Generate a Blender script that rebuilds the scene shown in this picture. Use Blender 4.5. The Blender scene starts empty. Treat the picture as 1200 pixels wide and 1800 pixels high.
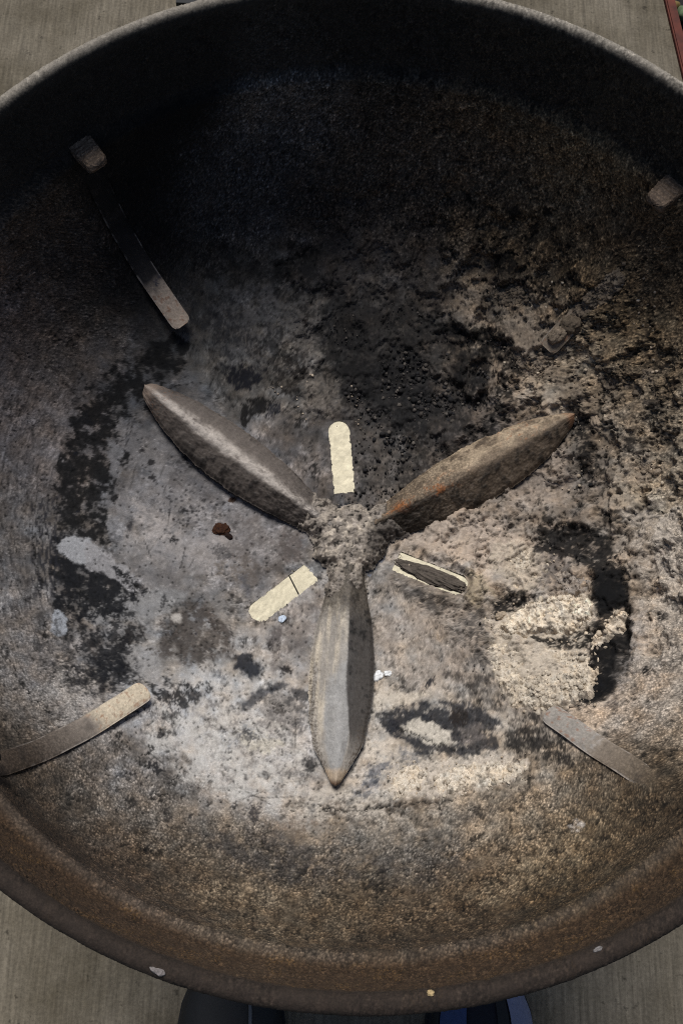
import bpy, bmesh, math, random
import numpy as np
from mathutils import Matrix, Vector

SC = bpy.context.scene
COL = SC.collection
R = math.radians
random.seed(7)

# ------------------------------------------------------------------ camera
RH = 0.70                       # height of the rim above the concrete
cam_d = bpy.data.cameras.new('camera')
cam_d.sensor_fit = 'VERTICAL'
cam_d.sensor_height = 36.0
cam_d.lens = 34.61
cam_d.clip_start = 0.02
cam_d.clip_end = 200
cam = bpy.data.objects.new('camera', cam_d)
COL.objects.link(cam)
cam.matrix_world = Matrix(((0.9995025, -0.0277461, -0.0149970, -0.0181996),
                           (0.0215187, 0.9475434, -0.3189020, -0.2188079),
                           (0.0230586, 0.3184207, 0.9476690, 1.1759895),
                           (0, 0, 0, 1)))
SC.camera = cam

# ------------------------------------------------------------------ light
SUN_EL, SUN_AZ = 62.0, -12.0     # azimuth in degrees from +Y towards +X
wd = bpy.data.worlds.new('World')
SC.world = wd
wd.use_nodes = True
wn = wd.node_tree.nodes
sky = wn.new('ShaderNodeTexSky')
sky.sky_type = 'NISHITA'
sky.sun_disc = False
sky.sun_elevation = R(SUN_EL)
sky.sun_rotation = R(SUN_AZ)
wn['Background'].inputs[1].default_value = 0.06
wd.node_tree.links.new(sky.outputs[0], wn['Background'].inputs[0])
sun_d = bpy.data.lights.new('sun', 'SUN')
sun_d.energy = 3.2
sun_d.angle = R(24)
sun_d.color = (1.0, 0.98, 0.95)
sun = bpy.data.objects.new('sun', sun_d)
COL.objects.link(sun)
sd = Vector((math.sin(R(SUN_AZ)) * math.cos(R(SUN_EL)), math.cos(R(SUN_AZ)) * math.cos(R(SUN_EL)), math.sin(R(SUN_EL))))
sun.rotation_euler = sd.to_track_quat('Z', 'Y').to_euler()
sun.location = sd * 5
vs = SC.view_settings
vs.view_transform = 'Standard'
vs.look = 'None'
vs.exposure = 0.18
vs.gamma = 1.0
vs.use_curve_mapping = False
SC.cycles.use_denoising = False
SC.cycles.filter_width = 1.15
SC.cycles.max_bounces = 5
SC.cycles.diffuse_bounces = 2

# ------------------------------------------------------------------ numpy noise
def _hash(ix, iy, seed):
    h = (ix.astype(np.int64) * 374761393 + iy.astype(np.int64) * 668265263 + seed * 982451653) & 0xFFFFFFFF
    h = ((h ^ (h >> 13)) * 1274126177) & 0xFFFFFFFF
    h = ((h ^ (h >> 16)) * 2246822519) & 0xFFFFFFFF
    return (h ^ (h >> 15)) & 0xFFFFFFFF

def gnoise(x, y, seed=0):
    x0 = np.floor(x); y0 = np.floor(y)
    fx = x - x0; fy = y - y0
    ux = fx * fx * fx * (fx * (fx * 6 - 15) + 10)
    uy = fy * fy * fy * (fy * (fy * 6 - 15) + 10)
    x0 = x0.astype(np.int64); y0 = y0.astype(np.int64)
    def g(dx, dy):
        a = _hash(x0 + dx, y0 + dy, seed) * (2 * math.pi / 4294967296.0)
        return np.cos(a) * (fx - dx) + np.sin(a) * (fy - dy)
    a = g(0, 0); b = g(1, 0); c = g(0, 1); d = g(1, 1)
    a = a + (b - a) * ux
    c = c + (d - c) * ux
    return (a + (c - a) * uy) * 1.41

def fbm(x, y, octv=4, seed=0, gain=0.5):
    t = 0; amp = 1.0; n = 0; f = 1.0
    for i in range(octv):
        t = t + amp * gnoise(x * f + 17.3 * i, y * f - 9.1 * i, seed + i)
        n += amp * amp; amp *= gain; f *= 2.03
    return t / math.sqrt(n)

def worley(x, y, seed=0):
    """nearest-feature distance and a random value per cell"""
    x0 = np.floor(x).astype(np.int64); y0 = np.floor(y).astype(np.int64)
    best = np.full(x.shape, 9.0); val = np.zeros(x.shape)
    for dx in (-1, 0, 1):
        for dy in (-1, 0, 1):
            h = _hash(x0 + dx, y0 + dy, seed)
            px = x0 + dx + (h & 0xFFFF) / 65536.0
            py = y0 + dy + ((h >> 16) & 0xFFFF) / 65536.0
            d = (px - x) ** 2 + (py - y) ** 2
            m = d < best
            best = np.where(m, d, best)
            val = np.where(m, (_hash(x0 + dx, y0 + dy, seed + 77) & 0xFFFF) / 65536.0, val)
    return np.sqrt(best), val

def sstep(a, b, x):
    t = np.clip((x - a) / (b - a), 0, 1)
    return t * t * (3 - 2 * t)

def lin(c):
    c = np.asarray(c, float) / 255.0
    return np.where(c <= 0.04045, c / 12.92, ((c + 0.055) / 1.055) ** 2.4)

def poly_sd(px, py, poly):
    """signed distance, positive inside"""
    n = len(poly)
    d = np.full(px.shape, 1e9); inside = np.zeros(px.shape, bool)
    for i in range(n):
        ax, ay = poly[i]; bx, by = poly[(i + 1) % n]
        ex, ey = bx - ax, by - ay
        L2 = ex * ex + ey * ey + 1e-9
        t = np.clip(((px - ax) * ex + (py - ay) * ey) / L2, 0, 1)
        d = np.minimum(d, (px - ax - t * ex) ** 2 + (py - ay - t * ey) ** 2)
        if ay != by:
            c = ((ay > py) != (by > py)) & (px < (bx - ax) * (py - ay) / (by - ay) + ax)
            inside ^= c
    d = np.sqrt(d)
    return np.where(inside, d, -d)

def line_d(px, py, pts):
    d = np.full(px.shape, 1e9)
    for (ax, ay), (bx, by) in zip(pts[:-1], pts[1:]):
        ex, ey = bx - ax, by - ay
        t = np.clip(((px - ax) * ex + (py - ay) * ey) / (ex * ex + ey * ey + 1e-9), 0, 1)
        d = np.minimum(d, (px - ax - t * ex) ** 2 + (py - ay - t * ey) ** 2)
    return np.sqrt(d)

# ------------------------------------------------------------------ object helpers
def tag(o, label=None, cat=None, group=None, kind=None):
    if label: o['label'] = label
    if cat: o['category'] = cat
    if group: o['group'] = group
    if kind: o['kind'] = kind
    return o

def link(o, parent=None):
    COL.objects.link(o)
    if parent is not None:
        o.parent = parent
    return o

def empty(name, loc=(0, 0, 0)):
    o = bpy.data.objects.new(name, None)
    o.empty_display_size = 0.05
    o.location = loc
    return link(o)

def mesh_np(name, V, F, mat, parent=None, col=None, grit=None, smooth=True):
    """mesh object from numpy arrays; F is (n,3) or (n,4)"""
    me = bpy.data.meshes.new(name)
    k = F.shape[1]
    me.vertices.add(len(V)); me.loops.add(F.size); me.polygons.add(len(F))
    me.vertices.foreach_set('co', np.ascontiguousarray(V, np.float32).ravel())
    me.loops.foreach_set('vertex_index', np.ascontiguousarray(F, np.int32).ravel())
    me.polygons.foreach_set('loop_start', np.arange(0, F.size, k, dtype=np.int32))
    me.polygons.foreach_set('loop_total', np.full(len(F), k, np.int32))
    me.update(calc_edges=True)
    me.validate()
    if smooth:
        me.polygons.foreach_set('use_smooth', np.ones(len(me.polygons), bool))
    if col is not None:
        a = me.color_attributes.new('tint', 'FLOAT_COLOR', 'POINT')
        c4 = np.ones((len(V), 4), np.float32); c4[:, :3] = col
        if grit is not None: c4[:, 3] = grit
        a.data.foreach_set('color', c4.ravel())
    me.materials.append(mat)
    o = bpy.data.objects.new(name, me)
    return link(o, parent)

def mesh_bm(name, bm, mat, parent=None, smooth=False):
    me = bpy.data.meshes.new(name)
    bmesh.ops.recalc_face_normals(bm, faces=bm.faces)
    bm.to_mesh(me); bm.free()
    if smooth:
        me.polygons.foreach_set('use_smooth', [True] * len(me.polygons))
    me.materials.append(mat)
    o = bpy.data.objects.new(name, me)
    return link(o, parent)

def grid_faces(nu, nv, wrap_v=False):
    i = np.arange(nu - 1)[:, None]; j = np.arange(nv if wrap_v else nv - 1)[None, :]
    j2 = (j + 1) % nv
    a = i * nv + j; b = (i + 1) * nv + j; c = (i + 1) * nv + j2; d = i * nv + j2
    return np.stack([a, b, c, d], -1).reshape(-1, 4)

def bm_tube(bm, pts, rad, seg=12, cap=True):
    rings = []
    n = len(pts)
    for i, p in enumerate(pts):
        p = Vector(p)
        t = (Vector(pts[min(i + 1, n - 1)]) - Vector(pts[max(i - 1, 0)])).normalized()
        x = t.orthogonal().normalized() if i == 0 else (rx - t * rx.dot(t)).normalized()
        rx = x
        y = t.cross(x)
        rr = rad[i] if isinstance(rad, (list, tuple)) else rad
        rings.append([bm.verts.new(p + rr * (math.cos(a) * x + math.sin(a) * y)) for a in [k * 2 * math.pi / seg for k in range(seg)]])
    for r0, r1 in zip(rings[:-1], rings[1:]):
        for k in range(seg):
            bm.faces.new((r0[k], r0[(k + 1) % seg], r1[(k + 1) % seg], r1[k]))
    if cap:
        bm.faces.new(rings[0][::-1]); bm.faces.new(rings[-1])

# ------------------------------------------------------------------ materials
def new_mat(name):
    m = bpy.data.materials.new(name); m.use_nodes = True
    nt = m.node_tree
    return m, nt, nt.nodes['Principled BSDF']

def N(nt, t, **kw):
    n = nt.nodes.new(t)
    for k, v in kw.items():
        if k.startswith('i_'):
            key = k[2:]
            n.inputs[int(key) if key.isdigit() else key].default_value = v
        else:
            setattr(n, k, v)
    return n

def mixc(nt, fac, a, b, blend='MIX'):
    n = nt.nodes.new('ShaderNodeMix'); n.data_type = 'RGBA'; n.blend_type = blend
    for sock, v in ((n.inputs['Factor'], fac), (n.inputs['A'], a), (n.inputs['B'], b)):
        if hasattr(v, 'links') or hasattr(v, 'is_linked'):
            nt.links.new(v, sock)
        elif sock.type == 'RGBA':
            sock.default_value = (*v, 1) if len(v) == 3 else v
        else:
            sock.default_value = v
    return n.outputs['Result']

def ramp(nt, src, stops):
    n = nt.nodes.new('ShaderNodeValToRGB')
    cr = n.color_ramp
    while len(cr.elements) > 1: cr.elements.remove(cr.elements[-1])
    cr.elements[0].position = stops[0][0]; cr.elements[0].color = stops[0][1]
    for p, c in stops[1:]:
        e = cr.elements.new(p); e.color = c
    nt.links.new(src, n.inputs[0])
    return n.outputs[0]

def g3(v): return (v, v, v, 1)

def tinted_mat(name, rough=0.9, spec=0.25, fine=1500.0, bump=0.5, contrast=0.36, grain=0.0008):
    """colour and grit from the point attribute, fine grain and relief on top"""
    m, nt, bs = new_mat(name)
    at = N(nt, 'ShaderNodeAttribute', attribute_name='tint')
    tc = N(nt, 'ShaderNodeTexCoord')
    n1 = N(nt, 'ShaderNodeTexNoise', i_Scale=fine, i_Detail=3.0, i_Roughness=0.65)
    nt.links.new(tc.outputs['Object'], n1.inputs['Vector'])
    n2 = N(nt, 'ShaderNodeTexNoise', i_Scale=fine * 0.28, i_Detail=4.0, i_Roughness=0.7)
    nt.links.new(tc.outputs['Object'], n2.inputs['Vector'])
    vo = N(nt, 'ShaderNodeTexVoronoi', i_Scale=fine * 0.42)
    nt.links.new(tc.outputs['Object'], vo.inputs['Vector'])
    lo, hi = 1 - contrast, 1 + contrast
    v1 = ramp(nt, n1.outputs['Fac'], [(0.3, g3(lo * 0.5)), (0.7, g3(hi * 0.5))])
    v2 = ramp(nt, n2.outputs['Fac'], [(0.3, g3(lo * 0.5)), (0.7, g3(hi * 0.5))])
    gf = N(nt, 'ShaderNodeMath', operation='MULTIPLY_ADD', use_clamp=True); gf.inputs[1].default_value = 1.1; gf.inputs[2].default_value = 0.42
    nt.links.new(at.outputs['Alpha'], gf.inputs[0])
    v1 = mixc(nt, gf.outputs[0], (.5, .5, .5), v1); v2 = mixc(nt, gf.outputs[0], (.5, .5, .5), v2)
    c = mixc(nt, 1.0, at.outputs['Color'], v1, 'MULTIPLY')
    c = mixc(nt, 1.0, c, v2, 'MULTIPLY')
    # bring the two half-scaled factors back to unity
    sc = N(nt, 'ShaderNodeVectorMath', operation='SCALE'); sc.inputs['Scale'].default_value = 4.0
    nt.links.new(c, sc.inputs[0])
    # coarse grains (grit attribute): darker gaps between grains
    gap = ramp(nt, vo.outputs['Distance'], [(0.25, g3(1.0)), (0.65, g3(0.35))])
    gm = mixc(nt, at.outputs['Alpha'], (1, 1, 1), gap)
    c = mixc(nt, 1.0, sc.outputs[0], gm, 'MULTIPLY')
    nt.links.new(c, bs.inputs['Base Color'])
    bs.inputs['Roughness'].default_value = rough
    bs.inputs['Specular IOR Level'].default_value = spec
    hmix = N(nt, 'ShaderNodeMath', operation='MULTIPLY')
    inv = N(nt, 'ShaderNodeMath', operation='SUBTRACT'); inv.inputs[0].default_value = 0.6
    nt.links.new(vo.outputs['Distance'], inv.inputs[1])
    nt.links.new(inv.outputs[0], hmix.inputs[0]); nt.links.new(at.outputs['Alpha'], hmix.inputs[1])
    add = N(nt, 'ShaderNodeMath', operation='ADD')
    nt.links.new(n2.outputs['Fac'], add.inputs[0]); nt.links.new(hmix.outputs[0], add.inputs[1])
    bp = N(nt, 'ShaderNodeBump', i_Strength=bump, i_Distance=grain)
    nt.links.new(add.outputs[0], bp.inputs['Height'])
    nt.links.new(bp.outputs[0], bs.inputs['Normal'])
    return m

def plain_mat(name, rgb, rough=0.6, metal=0.0, var=0.3, scale=60, bump=0.2, bdist=0.001, spec=0.4):
    m, nt, bs = new_mat(name)
    tc = N(nt, 'ShaderNodeTexCoord')
    n1 = N(nt, 'ShaderNodeTexNoise', i_Scale=scale, i_Detail=6.0, i_Roughness=0.65)
    nt.links.new(tc.outputs['Object'], n1.inputs['Vector'])
    c = lin(rgb)
    f = ramp(nt, n1.outputs['Fac'], [(0.3, (*(c * (1 - var)), 1)), (0.7, (*np.minimum(c * (1 + var), 1), 1))])
    nt.links.new(f, bs.inputs['Base Color'])
    bs.inputs['Roughness'].default_value = rough
    bs.inputs['Metallic'].default_value = metal
    bs.inputs['Specular IOR Level'].default_value = spec
    bp = N(nt, 'ShaderNodeBump', i_Strength=bump, i_Distance=bdist)
    nt.links.new(n1.outputs['Fac'], bp.inputs['Height'])
    nt.links.new(bp.outputs[0], bs.inputs['Normal'])
    return m

MAT_BOWL = tinted_mat('ash_and_soot_on_enamel')
MAT_ASH = tinted_mat('crumbly_ash', fine=1800, bump=0.6, contrast=0.25)
MAT_STEEL = tinted_mat('heat_scaled_steel', rough=0.72, spec=0.25, fine=1400, bump=0.35, contrast=0.25)
MAT_BLACK = plain_mat('black_enamel', (20, 19, 19), rough=0.45, scale=90)
MAT_RUBBER = plain_mat('black_plastic', (16, 16, 17), rough=0.7, scale=120)

def concrete():
    m, nt, bs = new_mat('brushed_concrete')
    tc = N(nt, 'ShaderNodeTexCoord')
    mp = N(nt, 'ShaderNodeMapping'); mp.inputs['Scale'].default_value = (240, 14, 1); mp.inputs['Rotation'].default_value = (0, 0, R(-3))
    nt.links.new(tc.outputs['Object'], mp.inputs[0])
    st = N(nt, 'ShaderNodeTexNoise', i_Scale=1.0, i_Detail=4.0, i_Roughness=0.6); nt.links.new(mp.outputs[0], st.inputs['Vector'])
    bl = N(nt, 'ShaderNodeTexNoise', i_Scale=7.0, i_Detail=6.0, i_Roughness=0.65); nt.links.new(tc.outputs['Object'], bl.inputs['Vector'])
    fi = N(nt, 'ShaderNodeTexNoise', i_Scale=260.0, i_Detail=5.0, i_Roughness=0.7); nt.links.new(tc.outputs['Object'], fi.inputs['Vector'])
    pt = N(nt, 'ShaderNodeTexNoise', i_Scale=70.0, i_Detail=3.0, i_Roughness=0.6); nt.links.new(tc.outputs['Object'], pt.inputs['Vector'])
    a = ramp(nt, bl.outputs['Fac'], [(0.3, (*lin((77, 69, 54)), 1)), (0.7, (*lin((124, 115, 100)), 1))])
    b = mixc(nt, ramp(nt, bl.outputs['Fac'], [(0.35, g3(.7)), (0.6, g3(1.0))]), (1, 1, 1), ramp(nt, st.outputs['Fac'], [(0.32, g3(0.66)), (0.68, g3(1.18))]))
    c = mixc(nt, 1.0, a, b, 'MULTIPLY')
    d = ramp(nt, fi.outputs['Fac'], [(0.3, g3(0.72)), (0.7, g3(1.22))])
    c = mixc(nt, 1.0, c, d, 'MULTIPLY')
    e = ramp(nt, pt.outputs['Fac'], [(0.29, g3(0.45)), (0.37, g3(1.0))])
    c = mixc(nt, 1.0, c, e, 'MULTIPLY')
    nt.links.new(c, bs.inputs['Base Color'])
    bs.inputs['Roughness'].default_value = 0.9
    bs.inputs['Specular IOR Level'].default_value = 0.2
    add = N(nt, 'ShaderNodeMath', operation='ADD')
    nt.links.new(st.outputs['Fac'], add.inputs[0]); nt.links.new(fi.outputs['Fac'], add.inputs[1])
    bp = N(nt, 'ShaderNodeBump', i_Strength=0.5, i_Distance=0.002)
    nt.links.new(add.outputs[0], bp.inputs['Height']); nt.links.new(bp.outputs[0], bs.inputs['Normal'])
    return m
MAT_CONC = concrete()

# ------------------------------------------------------------------ ground
bm = bmesh.new()
for q in ((-8, -8, 0), (1.425, -8, 0), (0.478, 1.024, 0), (-0.254, 8, 0), (-8, 8, 0)):
    bm.verts.new(q)
bm.faces.new(bm.verts[:])
tag(mesh_bm('concrete_floor', bm, MAT_CONC), kind='structure')
BASE=[
(-4, 407, 63, 59, 56),
(-1, 365, 92, 86, 81),
(-176, 349, 18, 17, 17),
(-246, 298, 48, 44, 40),
(157, 362, 106, 94, 78),
(240, 305, 129, 114, 93),
(-63, 358, 118, 116, 118),
(-110, 265, 91, 91, 95),
(-182, 253, 24, 23, 23),
(32, 274, 105, 95, 86),
(176, 278, 136, 120, 99),
(103, 284, 121, 107, 92),
(243, 215, 115, 100, 83),
(126, 219, 112, 99, 83),
(215, 168, 132, 116, 95),
(-13, 227, 83, 77, 73),
(-105, 202, 84, 81, 78),
(34, 185, 92, 84, 76),
(-174, 199, 46, 44, 44),
(-246, 195, 100, 90, 83),
(-226, 127, 98, 92, 88),
(-268, 132, 136, 120, 112),
(-243, 52, 128, 119, 114),
(-233, -30, 114, 108, 103),
(-227, -118, 136, 128, 121),
(-264, 73, 136, 124, 117),
(-141, 65, 101, 98, 97),
(-95, 35, 117, 112, 110),
(-117, -31, 121, 116, 112),
(-130, -77, 115, 111, 107),
(-75, -8, 119, 112, 107),
(-102, 151, 92, 88, 83),
(-56, 138, 116, 109, 101),
(-25, 59, 108, 100, 94),
(28, 69, 84, 78, 72),
(8, 132, 74, 69, 65),
(126, 154, 144, 128, 110),
(169, 132, 149, 133, 112),
(212, 99, 154, 137, 115),
(237, 28, 162, 146, 124),
(103, 76, 110, 100, 92),
(180, 60, 118, 106, 93),
(80, 9, 156, 141, 125),
(145, 24, 146, 132, 116),
(114, -24, 164, 149, 132),
(169, 16, 118, 106, 95),
(124, 43, 132, 119, 106),
(58, -80, 138, 126, 113),
(37, -120, 154, 145, 133),
(-22, -81, 148, 139, 131),
(-55, -83, 131, 123, 114),
(-85, -138, 179, 173, 165),
(-123, -165, 160, 153, 147),
(-36, -170, 178, 169, 160),
(36, -190, 149, 139, 126),
(95, -178, 149, 137, 122),
(3, -49, 130, 123, 115),
(-160, -193, 136, 127, 118),
(-201, -215, 92, 80, 68),
(-119, -222, 118, 107, 94),
(-42, -227, 130, 117, 102),
(35, -225, 123, 111, 96),
(111, -220, 139, 122, 101),
(151, -245, 136, 117, 92),
(195, -216, 98, 85, 69),
(214, -139, 179, 161, 141),
(224, -73, 183, 165, 144),
(-4, -286, 112, 96, 77),
(-86, -280, 114, 99, 81),
(89, -275, 108, 90, 70),
(206, -247, 97, 79, 59),
(-220, -283, 81, 65, 51),
(51, -317, 97, 81, 64),
(-136, -283, 97, 81, 67),
(154, -295, 92, 76, 56),
]
STAINS_AND_SHADE=[
([(-282,128),(-232,143),(-200,98),(-204,44),(-215,-3),(-218,-48),(-223,-117),(-244,-148)],(78,72,70),0.4,10,8,20,'streak',0.5,0.0),
([(-273,104),(-226,127),(-212,43),(-222,-49),(-241,-100),(-260,-15)],(140,131,124),0.22,8,8,20,'streak2',0.38,0.0),
([(-185,75),(-141,74),(-59,20),(-36,-6),(-61,-30),(-119,-53),(-161,-50),(-177,-8),(-174,33)],(134,128,124),0.5,6,7,18,'mot',0.62,0.0),
([(-93,4),(-41,3),(-62,-25),(-83,-32),(-133,-33),(-155,-18)],(150,142,136),0.45,6,6,15,'mot',0.5,0.0),
([(-165,-51),(-119,-49),(-130,-68),(-154,-76),(-182,-85),(-191,-78)],(132,129,126),0.8,2,4,14,'solid',0.5,0.0),
([(-159,-95),(-128,-95),(-138,-123),(-174,-120)],(140,136,132),0.7,2,4,14,'solid',0.5,0.0),
([(46,33),(102,22),(139,-8),(109,-24),(89,-16),(46,-4),(33,10)],(172,155,138),0.7,5,6,15,'mot',0.65,0.0),
([(20,-58),(79,-49),(100,-68),(98,-112),(45,-120),(20,-93)],(150,137,124),0.5,5,6,15,'mot',0.6,0.0),
([(54,87),(107,103),(151,81),(141,42),(107,31),(46,24),(32,42)],(86,78,71),0.5,6,6,12,'mot',0.5,0.0),
([(-182,120),(-147,148),(-126,143),(-140,123),(-160,102),(-159,95),(-179,83),(-182,67),(-173,51),(-183,22),(-183,-5),(-178,-21),(-197,-19),(-215,-16),(-225,13),(-222,49),(-208,88),(-197,108)],(12,12,14),0.93,1.6,10,11,'mot',0.66,0.0),
([(-218,-19),(-196,-23),(-168,-42),(-154,-58),(-175,-77),(-190,-86),(-212,-74),(-219,-49)],(15,17,23),0.95,1.2,8,9,'mot',0.72,0.0),
([(-212,-65),(-190,-83),(-163,-95),(-156,-116),(-171,-118),(-200,-103),(-213,-83)],(15,17,23),0.85,1.2,6,8,'mot',0.45,0.0),
([(-237,1),(-221,9),(-212,-29),(-211,-74),(-228,-73)],(46,46,52),0.7,3,6,8,'streak',0.5,0.0),
([(-188,61),(-176,55),(-177,32),(-182,27)],(120,117,116),0.8,1,3,7,'solid',0.5,0.0),
([(-185,-30),(-187,-35),(-191,-38),(-197,-40),(-204,-40),(-210,-38),(-214,-34),(-215,-30),(-213,-25),(-209,-21),(-203,-19),(-196,-19),(-190,-22),(-186,-26)],(150,148,147),0.97,0.8,2.5,9,'solid',0.5,0.25),
([(-197,-21),(-185,-24),(-173,-33),(-153,-45),(-160,-55),(-178,-45),(-195,-41)],(140,136,134),0.88,1,3,8,'solid',0.5,0.0),
([(-203,-88),(-202,-92),(-203,-97),(-205,-99),(-208,-100),(-211,-99),(-213,-96),(-214,-92),(-214,-87),(-214,-83),(-212,-80),(-209,-79),(-206,-80),(-204,-84)],(150,151,153),0.97,0.8,2,8,'solid',0.5,0.25),
([(-177,-37),(-162,-41),(-147,-53),(-152,-56),(-167,-49)],(15,17,23),0.85,0.8,3,5,'mot',0.6,0.0),
([(-169,-7),(-169,-11),(-170,-15),(-173,-17),(-176,-18),(-179,-16),(-181,-13),(-182,-9),(-181,-5),(-180,-1),(-177,1),(-174,2),(-172,0),(-170,-3)],(128,126,126),0.6,1,3,8,'solid',0.5,0.0),
([(-163,-4),(-164,-6),(-164,-7),(-165,-8),(-166,-8),(-167,-7),(-167,-6),(-168,-4),(-167,-2),(-166,0),(-165,0),(-165,0),(-164,0),(-163,-2)],(60,58,60),0.8,0.8,1.5,5,'solid',0.5,0.0),
([(-164,-91),(-159,-80),(-149,-83),(-149,-89),(-156,-94),(-162,-100)],(44,40,38),0.9,0.8,3,5,'mot',0.7,0.0),
([(-123,-56),(-101,-59),(-84,-77),(-86,-94),(-111,-107),(-141,-101),(-135,-78)],(80,71,64),0.78,3,5,9,'mot',0.65,0.0),
([(-110,-57),(-104,-56),(-75,-102),(-81,-104)],(84,74,66),0.6,2,3,6,'mot',0.6,0.0),
([(-122,-70),(-123,-72),(-123,-73),(-125,-74),(-127,-75),(-128,-74),(-129,-73),(-130,-71),(-129,-69),(-129,-68),(-127,-67),(-125,-67),(-124,-67),(-123,-68)],(176,168,158),0.8,1.5,1.5,5,'solid',0.5,0.0),
([(-140,29),(-119,32),(-107,16),(-110,2),(-123,-2),(-145,6)],(70,66,66),0.8,2,5,5,'spk',0.35,0.0),
([(-167,16),(-136,12),(-122,-9),(-160,-19)],(168,158,150),0.55,3,4,8,'mot',0.4,0.0),
([(-150,37),(-150,36),(-150,35),(-151,34),(-153,34),(-154,34),(-154,35),(-155,36),(-155,37),(-154,38),(-153,38),(-152,39),(-151,38),(-150,38)],(44,41,42),0.9,0.5,1.2,3,'solid',0.5,0.0),
([(-151,49),(-151,48),(-152,47),(-153,46),(-155,46),(-156,46),(-157,47),(-157,48),(-157,49),(-156,50),(-155,51),(-154,51),(-152,51),(-151,50)],(44,41,42),0.9,0.5,1.2,3,'solid',0.5,0.0),
([(-160,58),(-160,57),(-161,56),(-161,56),(-162,56),(-163,56),(-163,56),(-163,57),(-163,58),(-163,58),(-162,58),(-161,59),(-161,58),(-160,58)],(44,41,42),0.9,0.5,1.2,3,'solid',0.5,0.0),
([(-96,24),(-96,23),(-96,23),(-96,22),(-97,22),(-98,22),(-98,23),(-98,24),(-98,25),(-98,25),(-97,26),(-97,26),(-96,25),(-96,25)],(44,41,42),0.9,0.5,1.2,3,'solid',0.5,0.0),
([(-118,14),(-119,14),(-119,13),(-119,13),(-120,13),(-120,13),(-121,13),(-121,14),(-121,15),(-120,15),(-120,15),(-120,15),(-119,15),(-118,15)],(44,41,42),0.9,0.5,1.2,3,'solid',0.5,0.0),
([(-126,14),(-126,13),(-126,13),(-127,12),(-127,12),(-128,12),(-129,13),(-128,14),(-129,15),(-128,15),(-128,16),(-127,16),(-127,16),(-126,15)],(44,41,42),0.9,0.5,1.2,3,'solid',0.5,0.0),
([(-88,28),(-88,27),(-89,26),(-90,25),(-92,25),(-93,25),(-94,26),(-94,27),(-94,28),(-93,29),(-92,29),(-91,30),(-89,29),(-88,29)],(70,44,26),0.9,0.5,1.5,3,'solid',0.5,0.0),
([(-104,-22),(-79,-15),(-62,-25),(-78,-40),(-100,-33)],(104,92,80),0.6,3,4,5,'mot',0.42,0.0),
([(-50,7),(-35,4),(-34,-17),(-49,-20),(-56,-7)],(100,90,84),0.75,2,3,6,'mot',0.65,0.0),
([(-74,-39),(-73,-43),(-72,-46),(-73,-49),(-74,-49),(-76,-48),(-78,-45),(-80,-42),(-81,-37),(-82,-34),(-81,-32),(-80,-31),(-78,-32),(-76,-35)],(86,86,90),0.6,2,2,5,'solid',0.5,0.0),
([(-49,-78),(-50,-80),(-52,-82),(-54,-82),(-56,-82),(-57,-80),(-57,-78),(-57,-75),(-56,-73),(-54,-71),(-52,-70),(-50,-71),(-49,-72),(-49,-75)],(84,77,74),0.75,1.2,2,4,'solid',0.5,0.0),
([(-50,-88),(-51,-90),(-53,-90),(-55,-90),(-58,-89),(-59,-87),(-60,-85),(-60,-83),(-59,-81),(-56,-80),(-54,-81),(-52,-82),(-50,-84),(-49,-86)],(50,45,43),0.85,0.8,2.5,4,'mot',0.6,0.0),
([(-40,-105),(-40,-106),(-42,-107),(-44,-107),(-46,-107),(-48,-106),(-49,-104),(-49,-103),(-49,-102),(-47,-101),(-45,-101),(-43,-101),(-41,-102),(-40,-103)],(44,40,40),0.9,0.6,2,3,'mot',0.7,0.0),
([(-41,-51),(-20,-41),(-18,-72),(-34,-95),(-54,-105),(-59,-79)],(112,103,97),0.55,4,4,8,'mot',0.55,0.0),
([(-80,-94),(-71,-92),(-61,-106),(-69,-112),(-82,-105)],(34,38,47),0.88,2,3,5,'solid',0.5,0.0),
([(-82,-137),(-65,-121),(-45,-112),(-43,-115),(-57,-125),(-73,-138)],(56,58,64),0.8,2,2.5,5,'solid',0.5,0.0),
([(-43,-116),(-26,-119),(-25,-127),(-39,-125)],(72,70,70),0.8,1.5,2,4,'solid',0.5,0.0),
([(-32,-139),(-34,-144),(-39,-148),(-46,-149),(-53,-147),(-58,-143),(-61,-138),(-62,-132),(-59,-127),(-54,-123),(-47,-122),(-41,-124),(-35,-128),(-32,-133)],(132,124,116),0.8,1.5,3,10,'solid',0.5,0.0),
([(-187,-111),(-162,-102),(-154,-120),(-169,-134),(-189,-132)],(22,24,30),0.88,1,5,6,'mot',0.48,0.0),
([(-227,-78),(-206,-90),(-182,-126),(-172,-142),(-200,-143),(-227,-114)],(70,67,66),0.7,3,5,6,'mot',0.38,0.0),
([(-207,-113),(-178,-120),(-172,-146),(-190,-159),(-208,-145)],(190,178,165),0.6,3,4,6,'mot',0.35,0.0),
([(-141,-125),(-126,-119),(-105,-118),(-97,-123),(-111,-137),(-116,-159),(-128,-168),(-130,-144)],(15,17,23),0.85,1.2,5,6,'mot',0.55,0.0),
([(-142,-141),(-134,-142),(-124,-148),(-131,-166),(-139,-154)],(56,54,54),0.6,2,3,5,'mot',0.5,0.0),
([(-166,-167),(-123,-160),(-98,-179),(-104,-207),(-139,-212),(-160,-189)],(84,79,74),0.6,4,5,6,'mot',0.32,0.0),
([(-113,-137),(-77,-133),(-36,-152),(-20,-173),(-35,-200),(-74,-194),(-107,-171)],(182,174,162),0.6,5,6,8,'mot',0.48,0.0),
([(-114,-124),(-53,-132),(-24,-156),(-19,-191),(-82,-195),(-107,-163)],(96,90,86),0.65,4,5,5,'mot',0.24,0.0),
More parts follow.
